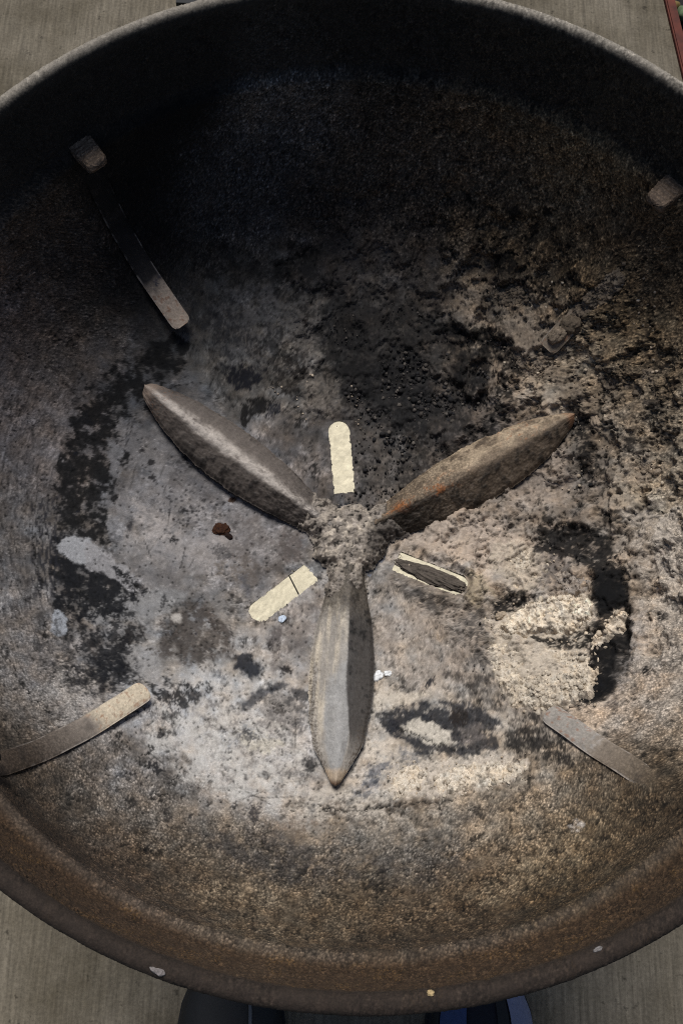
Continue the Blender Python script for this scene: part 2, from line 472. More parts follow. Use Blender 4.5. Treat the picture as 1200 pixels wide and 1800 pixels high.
([(-76,-153),(-56,-154),(-44,-161),(-55,-171),(-71,-166)],(188,178,160),0.7,1.5,3,6,'mot',0.6,0.0),
([(-20,-175),(-20,-178),(-22,-180),(-24,-181),(-27,-182),(-29,-181),(-30,-179),(-31,-176),(-30,-174),(-29,-171),(-27,-171),(-24,-170),(-22,-171),(-21,-173)],(52,50,50),0.85,1.5,3,5,'mot',0.75,0.0),
([(-52,-185),(-53,-187),(-54,-188),(-56,-189),(-58,-189),(-59,-188),(-61,-187),(-61,-186),(-61,-184),(-59,-183),(-58,-182),(-56,-182),(-54,-183),(-53,-184)],(66,62,60),0.85,0.8,1.5,4,'solid',0.5,0.0),
([(-68,-187),(-68,-188),(-68,-189),(-69,-190),(-70,-190),(-71,-189),(-71,-188),(-71,-187),(-71,-187),(-71,-186),(-70,-185),(-69,-185),(-68,-186),(-68,-186)],(66,62,60),0.85,0.8,1.5,4,'solid',0.5,0.0),
([(-82,-182),(-82,-183),(-82,-184),(-83,-184),(-83,-184),(-84,-184),(-85,-183),(-85,-182),(-85,-181),(-84,-180),(-84,-180),(-83,-180),(-82,-180),(-82,-181)],(66,62,60),0.85,0.8,1.5,4,'solid',0.5,0.0),
([(-41,-192),(-41,-193),(-42,-193),(-42,-193),(-43,-193),(-44,-193),(-44,-193),(-44,-192),(-44,-192),(-44,-191),(-43,-191),(-42,-191),(-42,-191),(-41,-191)],(66,62,60),0.85,0.8,1.5,4,'solid',0.5,0.0),
([(-92,-193),(-92,-193),(-92,-194),(-93,-194),(-94,-195),(-95,-194),(-95,-194),(-95,-194),(-95,-193),(-95,-192),(-94,-192),(-93,-192),(-92,-192),(-92,-192)],(66,62,60),0.85,0.8,1.5,4,'solid',0.5,0.0),
([(-106,132),(-92,134),(-69,132),(-75,123),(-88,112),(-99,119)],(14,16,28),0.92,1.2,4,6,'mot',0.75,0.0),
([(-87,85),(-88,103),(-75,110),(-61,109),(-66,100),(-80,94),(-84,85)],(16,13,12),0.93,0.9,3,5,'mot',0.75,0.0),
([(-64,132),(-47,156),(-36,152),(-37,134),(-45,116),(-59,111)],(40,34,30),0.85,1.5,4,5,'mot',0.5,0.0),
([(-57,172),(-30,192),(-16,175),(-29,148),(-46,138)],(120,112,104),0.6,3,5,7,'mot',0.5,0.0),
([(-58,185),(-36,221),(-25,183),(-20,166),(-38,156),(-54,155)],(96,91,86),0.6,2.5,4,7,'mot',0.55,0.0),
([(-41,125),(-10,131),(-4,105),(-27,95),(-41,103)],(118,108,97),0.65,2.5,4,6,'mot',0.6,0.0),
([(-104,193),(-68,206),(-53,173),(-65,137),(-101,133),(-121,165)],(96,93,92),0.6,4,6,9,'mot',0.5,0.0),
([(-132,190),(-95,186),(-74,145),(-105,132),(-134,155)],(36,37,42),0.7,3,5,6,'mot',0.34,0.0),
([(-139,218),(-107,227),(-73,214),(-41,225),(-36,217),(-68,198),(-104,189),(-133,198)],(24,24,25),0.75,3,5,7,'mot',0.45,0.0),
([(-21,201),(34,189),(94,161),(108,121),(85,82),(54,85),(18,94),(-9,118),(-29,157)],(44,42,41),0.72,8,7,10,'mot',0.72,0.0),
([(8,141),(54,141),(72,105),(54,78),(27,96),(9,114)],(28,27,28),0.75,4,5,6,'mot',0.6,0.0),
([(-9,96),(27,87),(37,51),(15,28),(-3,41)],(76,70,65),0.55,3,4,6,'mot',0.5,0.0),
([(111,223),(128,223),(133,210),(126,206),(111,211)],(22,20,20),0.9,1.2,3,4,'mot',0.8,0.0),
([(134,251),(133,249),(132,247),(130,246),(128,247),(126,248),(125,250),(124,252),(125,255),(126,256),(128,257),(130,257),(132,256),(133,254)],(22,20,19),0.85,1.2,2.5,4,'solid',0.5,0.0),
([(159,249),(159,247),(158,246),(156,245),(154,246),(152,247),(151,248),(151,250),(151,251),(153,252),(154,253),(156,253),(158,252),(159,251)],(22,20,19),0.85,1.2,2.5,4,'solid',0.5,0.0),
([(147,238),(147,237),(146,236),(145,235),(144,235),(143,236),(142,237),(142,239),(142,240),(143,241),(144,242),(145,242),(146,241),(147,240)],(22,20,19),0.85,1.2,2.5,4,'solid',0.5,0.0),
([(147,230),(146,229),(145,228),(143,228),(141,228),(139,229),(138,229),(138,231),(138,232),(139,232),(141,233),(143,233),(145,232),(146,231)],(22,20,19),0.85,1.2,2.5,4,'solid',0.5,0.0),
([(164,235),(163,234),(163,234),(161,234),(160,234),(159,234),(158,235),(158,236),(158,237),(159,238),(160,238),(162,238),(163,237),(163,236)],(22,20,19),0.85,1.2,2.5,4,'solid',0.5,0.0),
([(34,368),(33,366),(31,365),(26,364),(22,364),(18,365),(15,366),(14,368),(15,370),(17,372),(21,373),(26,373),(30,372),(33,370)],(22,20,19),0.85,1.2,2.5,4,'solid',0.5,0.0),
([(80,175),(112,160),(117,155),(103,148),(85,157),(58,171)],(26,24,24),0.85,1.5,3,5,'mot',0.7,0.0),
([(113,164),(131,150),(133,127),(125,93),(111,76),(101,85),(112,111),(117,138)],(14,12,11),0.88,1.5,5,6,'mot',0.55,0.0),
([(81,140),(103,134),(108,112),(94,99),(81,118)],(26,24,24),0.85,1.2,4,5,'mot',0.5,0.0),
([(121,172),(153,178),(166,150),(161,129),(139,123),(121,146)],(142,127,110),0.7,3,4,7,'mot',0.62,0.8),
([(143,135),(174,127),(195,102),(193,76),(169,106)],(124,110,94),0.6,2,4,7,'mot',0.6,0.8),
([(169,99),(178,99),(187,77),(189,50),(182,29),(175,47),(173,74)],(14,12,12),0.9,1.2,4,5,'mot',0.6,0.0),
([(195,128),(240,137),(256,116),(252,64),(209,55),(199,93)],(96,85,72),0.5,4,6,9,'mot',0.5,0.7),
([(208,65),(230,56),(229,30),(208,29)],(144,130,114),0.6,2,4,6,'mot',0.55,0.7),
([(210,69),(220,65),(220,54),(210,55)],(30,26,24),0.85,1.5,3,5,'mot',0.65,0.0),
([(186,12),(223,8),(237,-1),(206,-1),(190,4)],(32,29,27),0.8,1.5,3,6,'mot',0.7,0.0),
([(142,73),(167,62),(170,34),(149,19),(123,21),(124,48)],(150,136,122),0.5,3,5,8,'mot',0.55,0.0),
([(144,6),(161,6),(179,4),(193,-7),(200,-26),(202,-47),(195,-59),(184,-55),(181,-35),(168,-22),(139,-14)],(20,19,19),0.92,1.5,5,7,'mot',0.78,0.0),
([(180,-30),(204,-33),(208,-74),(204,-101),(192,-121),(176,-135),(160,-133),(173,-96),(179,-70)],(22,20,20),0.9,2,4,7,'mot',0.82,0.0),
([(107,-53),(119,-42),(133,-45),(143,-53),(135,-63),(116,-64),(108,-62)],(20,18,18),0.92,1.2,3,5,'mot',0.7,0.0),
([(122,-20),(130,-18),(132,-29),(124,-33)],(120,108,98),0.7,1,2,4,'solid',0.5,0.0),
([(139,-12),(160,-18),(167,-33),(156,-45),(142,-39)],(104,96,90),0.75,2,4,5,'mot',0.6,0.0),
([(106,-5),(131,-2),(147,-22),(142,-48),(121,-42),(105,-23)],(188,173,152),0.7,2.5,5,8,'mot',0.66,1.0),
([(102,-64),(133,-54),(178,-52),(178,-79),(170,-100),(160,-133),(128,-134),(108,-117),(103,-90)],(192,178,158),0.85,2.5,5,8,'mot',0.8,1.0),
([(228,-6),(248,8),(255,1),(248,-69),(234,-57),(226,-28)],(192,179,162),0.75,3,6,7,'mot',0.6,0.6),
([(236,-28),(236,-29),(234,-30),(233,-30),(231,-29),(230,-27),(230,-26),(230,-24),(231,-23),(232,-22),(234,-23),(235,-24),(236,-25),(237,-27)],(70,66,66),0.85,0.8,2,4,'solid',0.5,0.0),
([(181,-111),(208,-74),(220,-72),(209,-106),(187,-134)],(176,164,152),0.6,2.5,5,6,'mot',0.45,0.0),
([(210,2),(226,-10),(226,-46),(212,-80),(201,-69),(204,-24)],(92,80,68),0.6,5,5,8,'mot',0.6,0.0),
([(96,-45),(108,-68),(106,-117),(86,-103),(79,-67)],(74,70,66),0.75,3,4,5,'mot',0.4,0.0),
([(37,-15),(92,-36),(100,-50),(87,-56),(54,-42),(33,-26)],(122,110,97),0.7,2,3,5,'mot',0.6,0.5),
([(33,-28),(63,-44),(79,-49),(71,-58),(45,-49),(29,-35)],(74,68,63),0.75,2,3,4,'mot',0.6,0.0),
([(88,-23),(101,-28),(107,-46),(94,-54),(86,-45)],(160,144,118),0.7,2,3,5,'mot',0.7,0.6),
([(20,-138),(36,-129),(61,-124),(89,-128),(110,-143),(105,-166),(75,-170),(52,-165),(32,-151)],(38,41,48),0.86,1.6,4,9,'mot',0.8,0.0),
([(38,-145),(52,-138),(72,-149),(76,-159),(60,-160),(41,-151)],(184,174,158),0.92,1.2,3,8,'solid',0.5,0.4),
([(32,-146),(60,-155),(36,-153)],(54,56,60),0.5,1,2,5,'solid',0.5,0.0),
([(78,-147),(96,-143),(96,-156),(82,-160)],(120,110,102),0.5,2,3,5,'solid',0.5,0.0),
([(18,-116),(45,-118),(61,-120),(36,-129),(20,-135)],(196,182,162),0.6,2.5,4,8,'solid',0.5,0.0),
([(8,-151),(32,-155),(52,-168),(36,-185),(16,-177)],(190,176,158),0.7,2.5,4,8,'mot',0.65,0.0),
([(6,-197),(16,-175),(32,-168),(32,-175),(22,-190),(12,-201)],(84,86,92),0.75,2.5,4,6,'mot',0.65,0.0),
([(36,-159),(52,-166),(53,-177),(42,-183),(34,-177)],(96,96,98),0.6,2,4,5,'mot',0.55,0.0),
([(112,-153),(127,-149),(154,-166),(156,-184),(130,-176),(111,-166)],(34,31,30),0.85,1.5,5,6,'mot',0.6,0.0),
([(109,-126),(140,-133),(154,-157),(138,-159),(116,-149)],(130,119,108),0.6,2,4,5,'mot',0.55,0.8),
([(28,-181),(44,-174),(64,-171),(99,-170),(126,-176),(113,-189),(74,-198),(31,-199)],(190,177,160),0.8,1.8,4,6,'mot',0.68,1.2),
([(-15,-204),(12,-204),(59,-199),(70,-201),(43,-212),(4,-213),(-19,-210)],(96,82,68),0.7,1.5,3,5,'mot',0.5,0.0),
([(-105,-234),(-73,-225),(-42,-229),(-4,-243),(11,-264),(-41,-274),(-83,-259)],(74,70,68),0.62,5,6,9,'mot',0.45,0.0),
([(12,-238),(57,-234),(87,-255),(56,-277),(15,-271)],(88,80,74),0.5,6,6,9,'mot',0.4,0.0),
([(-101,-295),(-64,-292),(-34,-294),(-49,-274),(-86,-275)],(186,165,138),0.4,5,6,7,'mot',0.42,0.0),
([(71,-278),(109,-262),(133,-241),(152,-230),(155,-246),(131,-272),(92,-298)],(176,157,130),0.35,5,5,6,'mot',0.45,0.0),
([(157,-230),(157,-232),(156,-234),(155,-235),(153,-235),(151,-235),(149,-234),(149,-232),(149,-230),(150,-229),(151,-227),(153,-227),(155,-227),(156,-228)],(216,206,196),0.8,1.5,3,4,'mot',0.6,0.0),
([(131,-263),(131,-264),(130,-265),(130,-265),(129,-265),(128,-264),(128,-263),(127,-262),(128,-262),(128,-261),(129,-261),(130,-261),(131,-261),(131,-262)],(40,36,34),0.9,0.6,1,3,'solid',0.5,0.0),
([(-19,-226),(73,-221),(83,-245),(34,-261),(-19,-244)],(118,112,104),0.45,6,6,9,'mot',0.5,0.0),
([(-57,-220),(-19,-217),(-19,-226),(-49,-230)],(104,80,58),0.4,3,4,6,'mot',0.5,0.0),
([(-74,231),(-32,230),(-12,193),(-30,174),(-67,189)],(20,20,21),0.75,3,6,9,'mot',0.42,0.0),
([(-30,174),(7,176),(18,114),(-9,105),(-28,135)],(24,22,22),0.75,3,6,8,'mot',0.45,0.0),
([(-85,170),(-57,172),(-46,138),(-69,127),(-88,143)],(26,24,25),0.7,3,6,7,'mot',0.36,0.0),
([(-36,301),(-22,368),(-85,380),(-84,326),(-107,227),(-74,227)],(86,86,90),0.5,10,8,24,'mot',0.45,0.0),
([(71,158),(117,173),(126,146),(103,121),(81,118)],(20,18,18),0.8,2,6,8,'mot',0.45,0.0),
([(37,78),(107,94),(116,84),(63,46),(37,33)],(34,31,29),0.7,3,5,6,'mot',0.4,0.0),
([(-211,-114),(-151,-111),(-146,-124),(-165,-140),(-200,-139)],(24,25,30),0.8,2,5,6,'mot',0.42,0.0),
([(-172,-66),(-151,-71),(-151,-116),(-174,-124),(-189,-100)],(20,21,26),0.8,2,5,6,'mot',0.36,0.0),
([(176,-83),(191,-90),(188,-125),(164,-135),(156,-128),(174,-110)],(14,13,13),0.9,2,4,6,'mot',0.75,0.0),
([(183,-35),(202,-47),(201,-64),(185,-66),(180,-52)],(12,11,12),0.9,2,4,6,'mot',0.8,0.0),
([(128,-136),(156,-139),(138,-159),(115,-162),(108,-148)],(30,27,26),0.8,2,5,6,'mot',0.5,0.0),
([(70,-102),(102,-108),(109,-135),(77,-125)],(56,52,50),0.7,3,5,6,'mot',0.4,0.0),
([(-4,-199),(35,-203),(27,-220),(-7,-217)],(60,54,48),0.6,3,4,6,'mot',0.45,0.0),
([(58,-216),(113,-197),(136,-186),(128,-203),(80,-226)],(84,76,68),0.6,4,5,7,'mot',0.5,0.0),
([(-21,-121),(-20,-169),(-44,-140),(-58,-114)],(60,58,58),0.65,3,4,6,'mot',0.35,0.0),
([(181,-48),(197,-41),(206,-56),(208,-83),(201,-109),(188,-127),(171,-139),(160,-137),(177,-119),(187,-98),(185,-89),(199,-84),(205,-72),(199,-62),(184,-71)],(14,13,14),0.92,2,4,7,'mot',0.78,0.0),
([(187,-116),(202,-96),(214,-71),(220,-74),(209,-106),(191,-130)],(150,141,132),0.6,2,4,6,'mot',0.5,0.0),
([(132,-81),(160,-81),(180,-77),(178,-93),(159,-91),(139,-87)],(13,12,11),0.93,1.2,3,5,'mot',0.72,0.0),  # shade under the heap's ledge, painted black
([(159,-95),(175,-97),(175,-112),(162,-106)],(18,16,15),0.85,1.5,3,5,'mot',0.6,0.0),
([(-163,79),(-128,76),(-87,40),(-102,16),(-138,34)],(84,80,79),0.5,5,7,14,'mot',0.4,0.0),
([(-86,27),(-50,12),(-40,-19),(-73,-44),(-92,-19)],(88,80,75),0.5,5,7,12,'mot',0.4,0.0),
([(-164,-19),(-122,-13),(-119,-49),(-157,-45)],(96,92,90),0.45,5,7,14,'mot',0.4,0.0),
([(203,12),(249,21),(255,-44),(244,-157),(212,-162),(206,-101),(221,-59)],(186,173,157),0.6,5,8,14,'mot',0.5,0.5),
([(-133,-139),(-84,-160),(-35,-191),(-50,-214),(-105,-202),(-138,-171)],(190,184,175),0.6,5,8,14,'mot',0.45,0.0),
([(-19,-191),(28,-198),(35,-216),(-19,-217),(-50,-210)],(186,174,158),0.6,4,6,10,'mot',0.5,0.0),
([(-202,-125),(-155,-152),(-169,-172),(-209,-173),(-227,-151)],(170,162,153),0.5,5,7,10,'mot',0.42,0.0),
]
CRACKS=[
([(-19,-207),(-4,-210),(20,-207),(43,-203),(70,-203)],1.4,1.2),
([(-66,210),(-53,218),(-38,226)],2.0,1.0),
([(53,176),(76,166),(103,156),(117,156)],1.8,1.2),
([(139,-14),(149,0),(161,7),(171,3)],1.6,1.2),
([(193,96),(197,119),(209,122),(217,114)],1.4,1.2),
([(225,68),(232,61),(235,68)],1.2,1.0),
([(103,203),(117,196),(130,200),(142,201),(146,194),(164,194)],1.6,1.3),
([(170,158),(179,160),(192,156)],1.2,1.0),
([(199,119),(193,94),(190,88)],1.4,1.0),
([(81,59),(94,68),(107,60)],1.0,0.6),
([(88,-27),(99,-33),(101,-46)],1.2,1.0),
([(107,-59),(121,-56),(137,-48)],1.2,1.0),
([(39,189),(62,176)],1.2,0.6),
([(-39,230),(-35,213)],1.2,0.6),
([(-172,-39),(-150,-54)],1.0,0.3),
([(-234,-25),(-229,-51),(-220,-69)],1.0,0.4),
([(-220,-85),(-214,-106)],1.2,0.4),
([(32,-144),(56,-156),(76,-163)],1.4,0.3),
([(-167,-154),(-156,-170),(-141,-185),(-136,-189)],0.9,0.3),
([(-141,-181),(-134,-171)],0.9,0.2),
([(-127,-210),(-113,-185)],0.8,0.2),
([(-243,-117),(-232,-139),(-219,-153),(-198,-163)],0.9,0.3),
([(42,-379),(31,-379),(27,-381)],1.0,0.4),
([(1,-380),(16,-383),(27,-380),(44,-377),(55,-384)],1.3,0.6),
([(-55,-342),(-37,-360),(-14,-363)],1.0,0.4),
([(-98,-307),(-77,-330)],0.9,0.3),
]

# ------------------------------------------------------------------ bowl profile (r, z below the rim), by arc length
def profile():
    a = np.linspace(0, 1.385, 400)
    pts = list(zip(.2735 * np.sin(a), -.062 - .181 * np.cos(a)))
    pts += [(.2700, -.0660), (.2697, -.0625), (.2708, -.0600), (.2738, -.0578), (.2770, -.0540), (.2788, -.046), (.2805, -.030), (.2810, -.014), (.2808, -.0034)]
    for t in np.linspace(170, -120, 30):
        t = math.radians(t)
        pts.append((.2855 + .0048 * math.cos(t), -.0012 + .0048 * math.sin(t)))
    pts = np.array(pts)
    d = np.r_[0, np.cumsum(np.hypot(*np.diff(pts, axis=0).T))]
    s = np.linspace(0, d[-1], 1500)
    r = np.interp(s, d, pts[:, 0]); z = np.interp(s, d, pts[:, 1])
    k = np.ones(9) / 9
    for _ in range(2):
        rp = np.pad(r, 4, mode='reflect', reflect_type='odd'); zp = np.pad(z, 4, mode='edge')
        rp[:4] = -r[4:0:-1]; zp[:4] = z[4:0:-1]
        r = np.convolve(rp, k, 'valid'); z = np.convolve(zp, k, 'valid')
    r[0] = 0
    return s, r, z
PS, PR, PZ = profile()
PNR = -np.gradient(PZ, PS); PNZ = np.gradient(PR, PS)
_l = np.hypot(PNR, PNZ); PNR /= _l; PNZ /= _l
S_LIP = float(PS[np.argmax(PR)])

def on_bowl(u, v, h=0.0):
    """u, v: arc-length plan coordinates in metres -> world position, h metres off the surface"""
    s = np.hypot(u, v); th = np.arctan2(v, u)
    r = np.interp(s, PS, PR) + np.interp(s, PS, PNR) * h
    z = np.interp(s, PS, PZ) + np.interp(s, PS, PNZ) * h
    return np.stack([r * np.cos(th), r * np.sin(th), z + RH], -1)

def bowl_frame(u, v):
    s = float(np.hypot(u, v)); th = math.atan2(v, u)
    n = Vector((math.cos(th) * np.interp(s, PS, PNR), math.sin(th) * np.interp(s, PS, PNR), float(np.interp(s, PS, PNZ))))
    return Vector(on_bowl(np.array([u]), np.array([v]))[0]), n

VENTS = [R(96.7), R(-138.0), R(-23.3)]
def vent_sd(u, v):
    """positive inside a slot, mm (u, v in mm)"""
    best = np.full(u.shape, -1e9)
    for a in VENTS:
        x = u * math.cos(a) + v * math.sin(a); y = -u * math.sin(a) + v * math.cos(a)
        hw = 8.2
        # rounded outer end, square inner end
        dx = np.maximum(x - (96 - hw), 0)
        cap = hw - np.hypot(dx, y)
        best = np.maximum(best, np.minimum(cap, x - 38.5))
    return best

# ------------------------------------------------------------------ surface plan -> colour, grit, relief
def surface(u, v):
    """u, v in mm. returns linear colour, grit 0..1, height in mm"""
    n = len(u)
    s = np.hypot(u, v); th = np.arctan2(v, u)
    rr = np.interp(s / 1000, PS, PR) * 1000
    # base: blend of sampled tones, left and upper-right walls painted lighter for missing sun
    wsum = np.zeros(n); col = np.zeros((n, 3))
    wu = u + 14 * fbm(u / 38, v / 38, 4, 5); wv = v + 14 * fbm(u / 38, v / 38, 4, 15)
    for bu, bv, cr, cg, cb in BASE:
        w = np.exp(-((wu - bu) ** 2 + (wv - bv) ** 2) / (2 * 27.0 ** 2)) + 1e-9
        wsum += w; col += w[:, None] * lin((cr, cg, cb))
    col /= wsum[:, None]
    h = np.zeros(n)
    soot = sstep(.06, .012, col.mean(1))
    # shared mottles
    m_big = fbm(u / 22, v / 22, 5, 31)
    m_mid = fbm(u / 7, v / 7, 5, 41, .6)
    m_fin = fbm(u / 2.4, v / 2.4, 4, 51, .65)
    st1 = fbm(s / 1.9, th * 22 + .6 * m_big, 4, 61, .6)
    st2 = fbm(s / 3.2, th * 16 + .6 * m_big, 4, 71, .6)
    # where the ash lies smooth, and where it is crumbly
    ruf = sstep(-.15, .35, fbm(u / 24, v / 24, 4, 37) + .35 * sstep(-40, 60, u) - .25 * sstep(-60, -140, u))
    m_fin = m_fin * (.22 + 1.2 * ruf)
    m_mid = m_mid * (.5 + .8 * ruf)
    col *= np.exp(.26 * m_big + .38 * m_mid + .38 * m_fin)[:, None]
    film = .75 * fbm(u / 34, v / 34, 4, 36, .55) + .4 * fbm(u / 11, v / 11, 4, 38, .6)
    col *= np.exp(-.55 * np.clip(film, -.35, .8) * sstep(290, 230, s))[:, None]
    # grime: irregular darker smears over everything
    gr = .7 * fbm(u / 12, v / 12, 4, 33, .62) + .5 * fbm(u / 4.2, v / 4.2, 4, 35, .66)
    col *= (1 - .72 * sstep(.26, .50, gr) * (.40 + .60 * ruf))[:, None]
    lt = .7 * fbm(u / 10, v / 10, 4, 43, .62) + .45 * fbm(u / 3.6, v / 3.6, 4, 45, .66)
    col *= (1 + .38 * sstep(.2, .55, lt))[:, None]
    # brush marks running round the wall, strongest on the left
    lw = np.exp(-((np.abs(th) - math.pi) / .62) ** 2) * sstep(165, 215, s)
    br = fbm((s + 5 * m_big + 2.5 * m_mid) / 1.9, th * 22 + 1.5 * m_big, 4, 63, .65)
    br2 = fbm((s + 40 * th) / 2.2, th * 12, 3, 65, .6)
    lwm = lw * sstep(-.35, .4, fbm(u / 26, v / 26, 3, 67))
    col *= (1 - lwm * (.24 * sstep(.12, .6, br)) - lw * .5 * sstep(.22, .6, br2 + .35 * m_mid) + lwm * .10 * sstep(.15, .6, -br))[:, None]
    # warm / cool drift
    drift = fbm(u / 15, v / 15, 4, 81)
    col *= np.stack([1 + .10 * drift, 1 + 0 * drift, 1 - .12 * drift], -1)
    for idx, (poly, c, st, edge, warp, ws, tex, cov, hh) in enumerate(STAINS_AND_SHADE):
        if len(poly) < 3: continue
        pa = np.array(poly, float)
        pad = edge + warp + 3
        sel = np.where((u > pa[:, 0].min() - pad) & (u < pa[:, 0].max() + pad) & (v > pa[:, 1].min() - pad) & (v < pa[:, 1].max() + pad))[0]
        if len(sel) == 0: continue
        x = u[sel]; y = v[sel]
        d = poly_sd(x, y, poly) + 1.1 * warp * fbm(x / ws, y / ws, 5, 100 + idx * 7, .58)
        m = sstep(-edge, edge, d)
        if tex == 'mot':
            t = .72 * fbm(x / (ws * 1.25), y / (ws * 1.25), 3, 900 + idx * 5, .6) + .52 * fbm(x / (ws * .36), y / (ws * .36), 4, 905 + idx * 5, .7)
            thr = (.5 - cov) * .95
            tt = t + .014 * np.clip(d, -6, 12) - thr
            soft = m
            m = m * np.maximum(sstep(-.10, .12, tt + .10 * m_fin[sel]) * (.86 + .14 * sstep(.05, .45, tt)), .34 * sstep(-.5, .0, tt))
        elif tex == 'spk':
            wd_, wv_ = worley(x / 2.6, y / 2.6, 40 + idx)
            m = m * sstep(.5, .25, wd_) * (wv_ < cov)
        elif tex == 'streak':
            m = m * sstep(-.10 - (cov - .5), .22 - (cov - .5), st1[sel])
        elif tex == 'streak2':
            m = m * sstep(-.02 - (cov - .5), .28 - (cov - .5), st2[sel])
        cc = lin(c) * np.exp(.26 * m_mid[sel] + .32 * m_fin[sel])[:, None]
        k = (m * st)[:, None]
        col[sel] = col[sel] * (1 - k) + cc * k
        h[sel] += hh * m * (1 + .8 * m_mid[sel])
    # cracks and flake edges
    for idx, (pts, w, dep) in enumerate(CRACKS):
        if len(pts) < 2: continue
        pa = np.array(pts, float); pad = 8
        sel = np.where((u > pa[:, 0].min() - pad) & (u < pa[:, 0].max() + pad) & (v > pa[:, 1].min() - pad) & (v < pa[:, 1].max() + pad))[0]
        if len(sel) == 0: continue
        x = u[sel] + 3.2 * fbm(u[sel] / 6, v[sel] / 6, 4, 300 + idx, .6); y = v[sel] + 3.2 * fbm(u[sel] / 6, v[sel] / 6, 4, 400 + idx, .6)
        d = line_d(x, y, pts)
        ww = w * (.55 + 1.1 * np.abs(gnoise(x / 5, y / 5, 500 + idx)))
        m = sstep(ww, ww * .3, d)
        col[sel] *= (1 - .8 * m)[:, None]
        h[sel] -= dep * m
    rng = np.random.default_rng(4)
    for k in range(90):
        a0 = rng.uniform(2.55, 4.6); s0 = rng.uniform(110, 300); L = rng.uniform(6, 30); dirn = rng.normal(0, .5) + (math.pi / 2 if rng.random() < .75 else rng.uniform(0, 3.1))
        cx_, cy_ = s0 * math.cos(a0), s0 * math.sin(a0)
        dx_, dy_ = math.cos(a0 + dirn), math.sin(a0 + dirn)
        x = u - cx_; y = v - cy_
        sel = np.where(np.abs(x) + np.abs(y) < L)[0]
        if len(sel) == 0: continue
        al = x[sel] * dx_ + y[sel] * dy_; pe = -x[sel] * dy_ + y[sel] * dx_ + .002 * rng.normal() * al * al
        m = sstep(.75, .2, np.abs(pe + .35 * m_mid[sel])) * sstep(L * .5, L * .3, np.abs(al)) * sstep(-.5, .2, m_fin[sel] + .15)
        col[sel] *= (1 - rng.uniform(.25, .6) * m)[:, None]
    # ragged soot flakes scattered over the floor and its edge
    for k in range(120):
        a0 = rng.uniform(-math.pi, math.pi); s0 = 95 + 170 * rng.random() ** .8; rad = 1.4 + 6.5 * rng.random() ** 3
        if rng.random() < .35: a0 = rng.normal(-1.9, .6)
        x = u - s0 * math.cos(a0); y = v - s0 * math.sin(a0)
        sel = np.where(np.maximum(np.abs(x), np.abs(y)) < rad * 2.2)[0]
        if len(sel) == 0: continue
        an = rng.uniform(0, 3.1); st_ = rng.uniform(.25, .9)
        xr = x[sel] * math.cos(an) + y[sel] * math.sin(an); yr = (-x[sel] * math.sin(an) + y[sel] * math.cos(an)) / st_
        d = rad - np.hypot(xr, yr) + rad * .75 * fbm(x[sel] / (rad * .9) + k, y[sel] / (rad * .9), 4, 3000 + k, .7)
        m = sstep(-.7, 1.4, d) * sstep(-.45, .15, fbm(x[sel] / 1.6, y[sel] / 1.6, 3, 3300 + k, .6) + .05 * d) * rng.uniform(.35, .9)
        tone_ = lin(((18, 19, 23), (30, 30, 34), (26, 30, 42), (44, 36, 31))[k % 4])
        col[sel] = col[sel] * (1 - m[:, None]) + tone_ * m[:, None]
    drip = fbm(th * 46 + .8 * m_big, s / 46, 4, 95, .6) * sstep(225, 290, s) * sstep(.1, .7, -np.sin(th))
    col *= np.exp(-.42 * np.clip(drip, -.6, 1))[:, None]
    # crust zone: right half of the bowl carries caked ash with broken edges
    crust = sstep(20, 90, u) * sstep(-120, -60, v + .1 * u) * sstep(320, 250, s)
    crust = np.maximum(crust, .5 * sstep(60, 110, v) * sstep(300, 250, s) * sstep(-90, -30, u))
    cr = fbm(u / 21, v / 21, 6, 611, .62)
    cr = fbm(u / 25, v / 25, 5, 611, .55) + .05 * m_mid + .02 * fbm(u / 2.5, v / 2.5, 3, 619, .6)
    terr = 1.1 * sstep(-.02, .02, cr) + .8 * sstep(.22, .255, cr) + .7 * sstep(-.29, -.255, cr)
    h += crust * (3.4 * terr + .40 * m_mid + .22 * m_fin)
    col *= np.exp(-.5 * crust * (.38 * m_mid + .38 * m_fin))[:, None]
    edge_line = np.maximum(np.maximum(sstep(.03, .0, np.abs(cr + .02)), sstep(.026, .0, np.abs(cr - .225))), sstep(.026, 0, np.abs(cr + .285)))
    brk = sstep(-.15, .1, fbm(u / 11, v / 11, 3, 633))
    col *= (1 - .7 * crust * edge_line * brk)[:, None]
    h += .34 * m_mid + .20 * m_fin + .4 * m_big - .5 * sstep(.26, .5, gr) * ruf
    # small pits and specks everywhere
    wd1, wv1 = worley(u / 3.1, v / 3.1, 21)
    pit = sstep(.36, .18, wd1) * (wv1 < .13)
    col *= (1 - .62 * pit)[:, None]; h -= .5 * pit
    wd2, wv2 = worley(u / 2.2, v / 2.2, 23)
    lgt = sstep(.36, .15, wd2) * (wv2 > .93)
    col *= (1 + .45 * lgt)[:, None]
    # the wall: coarse grit, from about two thirds up
    ang = th
    wall = sstep(195, 262, s + 18 * m_big) * (1 - .75 * np.exp(-((np.abs(ang) - math.pi) / .55) ** 2))
    grit = np.clip(.06 + .14 * ruf + .75 * wall, 0, 1) * np.clip(.8 + .5 * m_big, .2, 1)
    wd3, wv3 = worley(u / 1.45, v / 1.45, 27)
    bead_g = sstep(.62, .15, wd3)
    wall = wall * sstep(-.75, .25, fbm(u / 24, v / 24, 3, 29) + .25)
    h += wall * .42 * (bead_g - .4) * (.4 + wv3)
    g = .60 + .72 * bead_g * (.25 + 1.5 * wv3)
    col *= (1 - wall)[:, None] + (wall * g)[:, None]
    cool = (sstep(330, 270, s) * sstep(120, -20, u))[:, None]
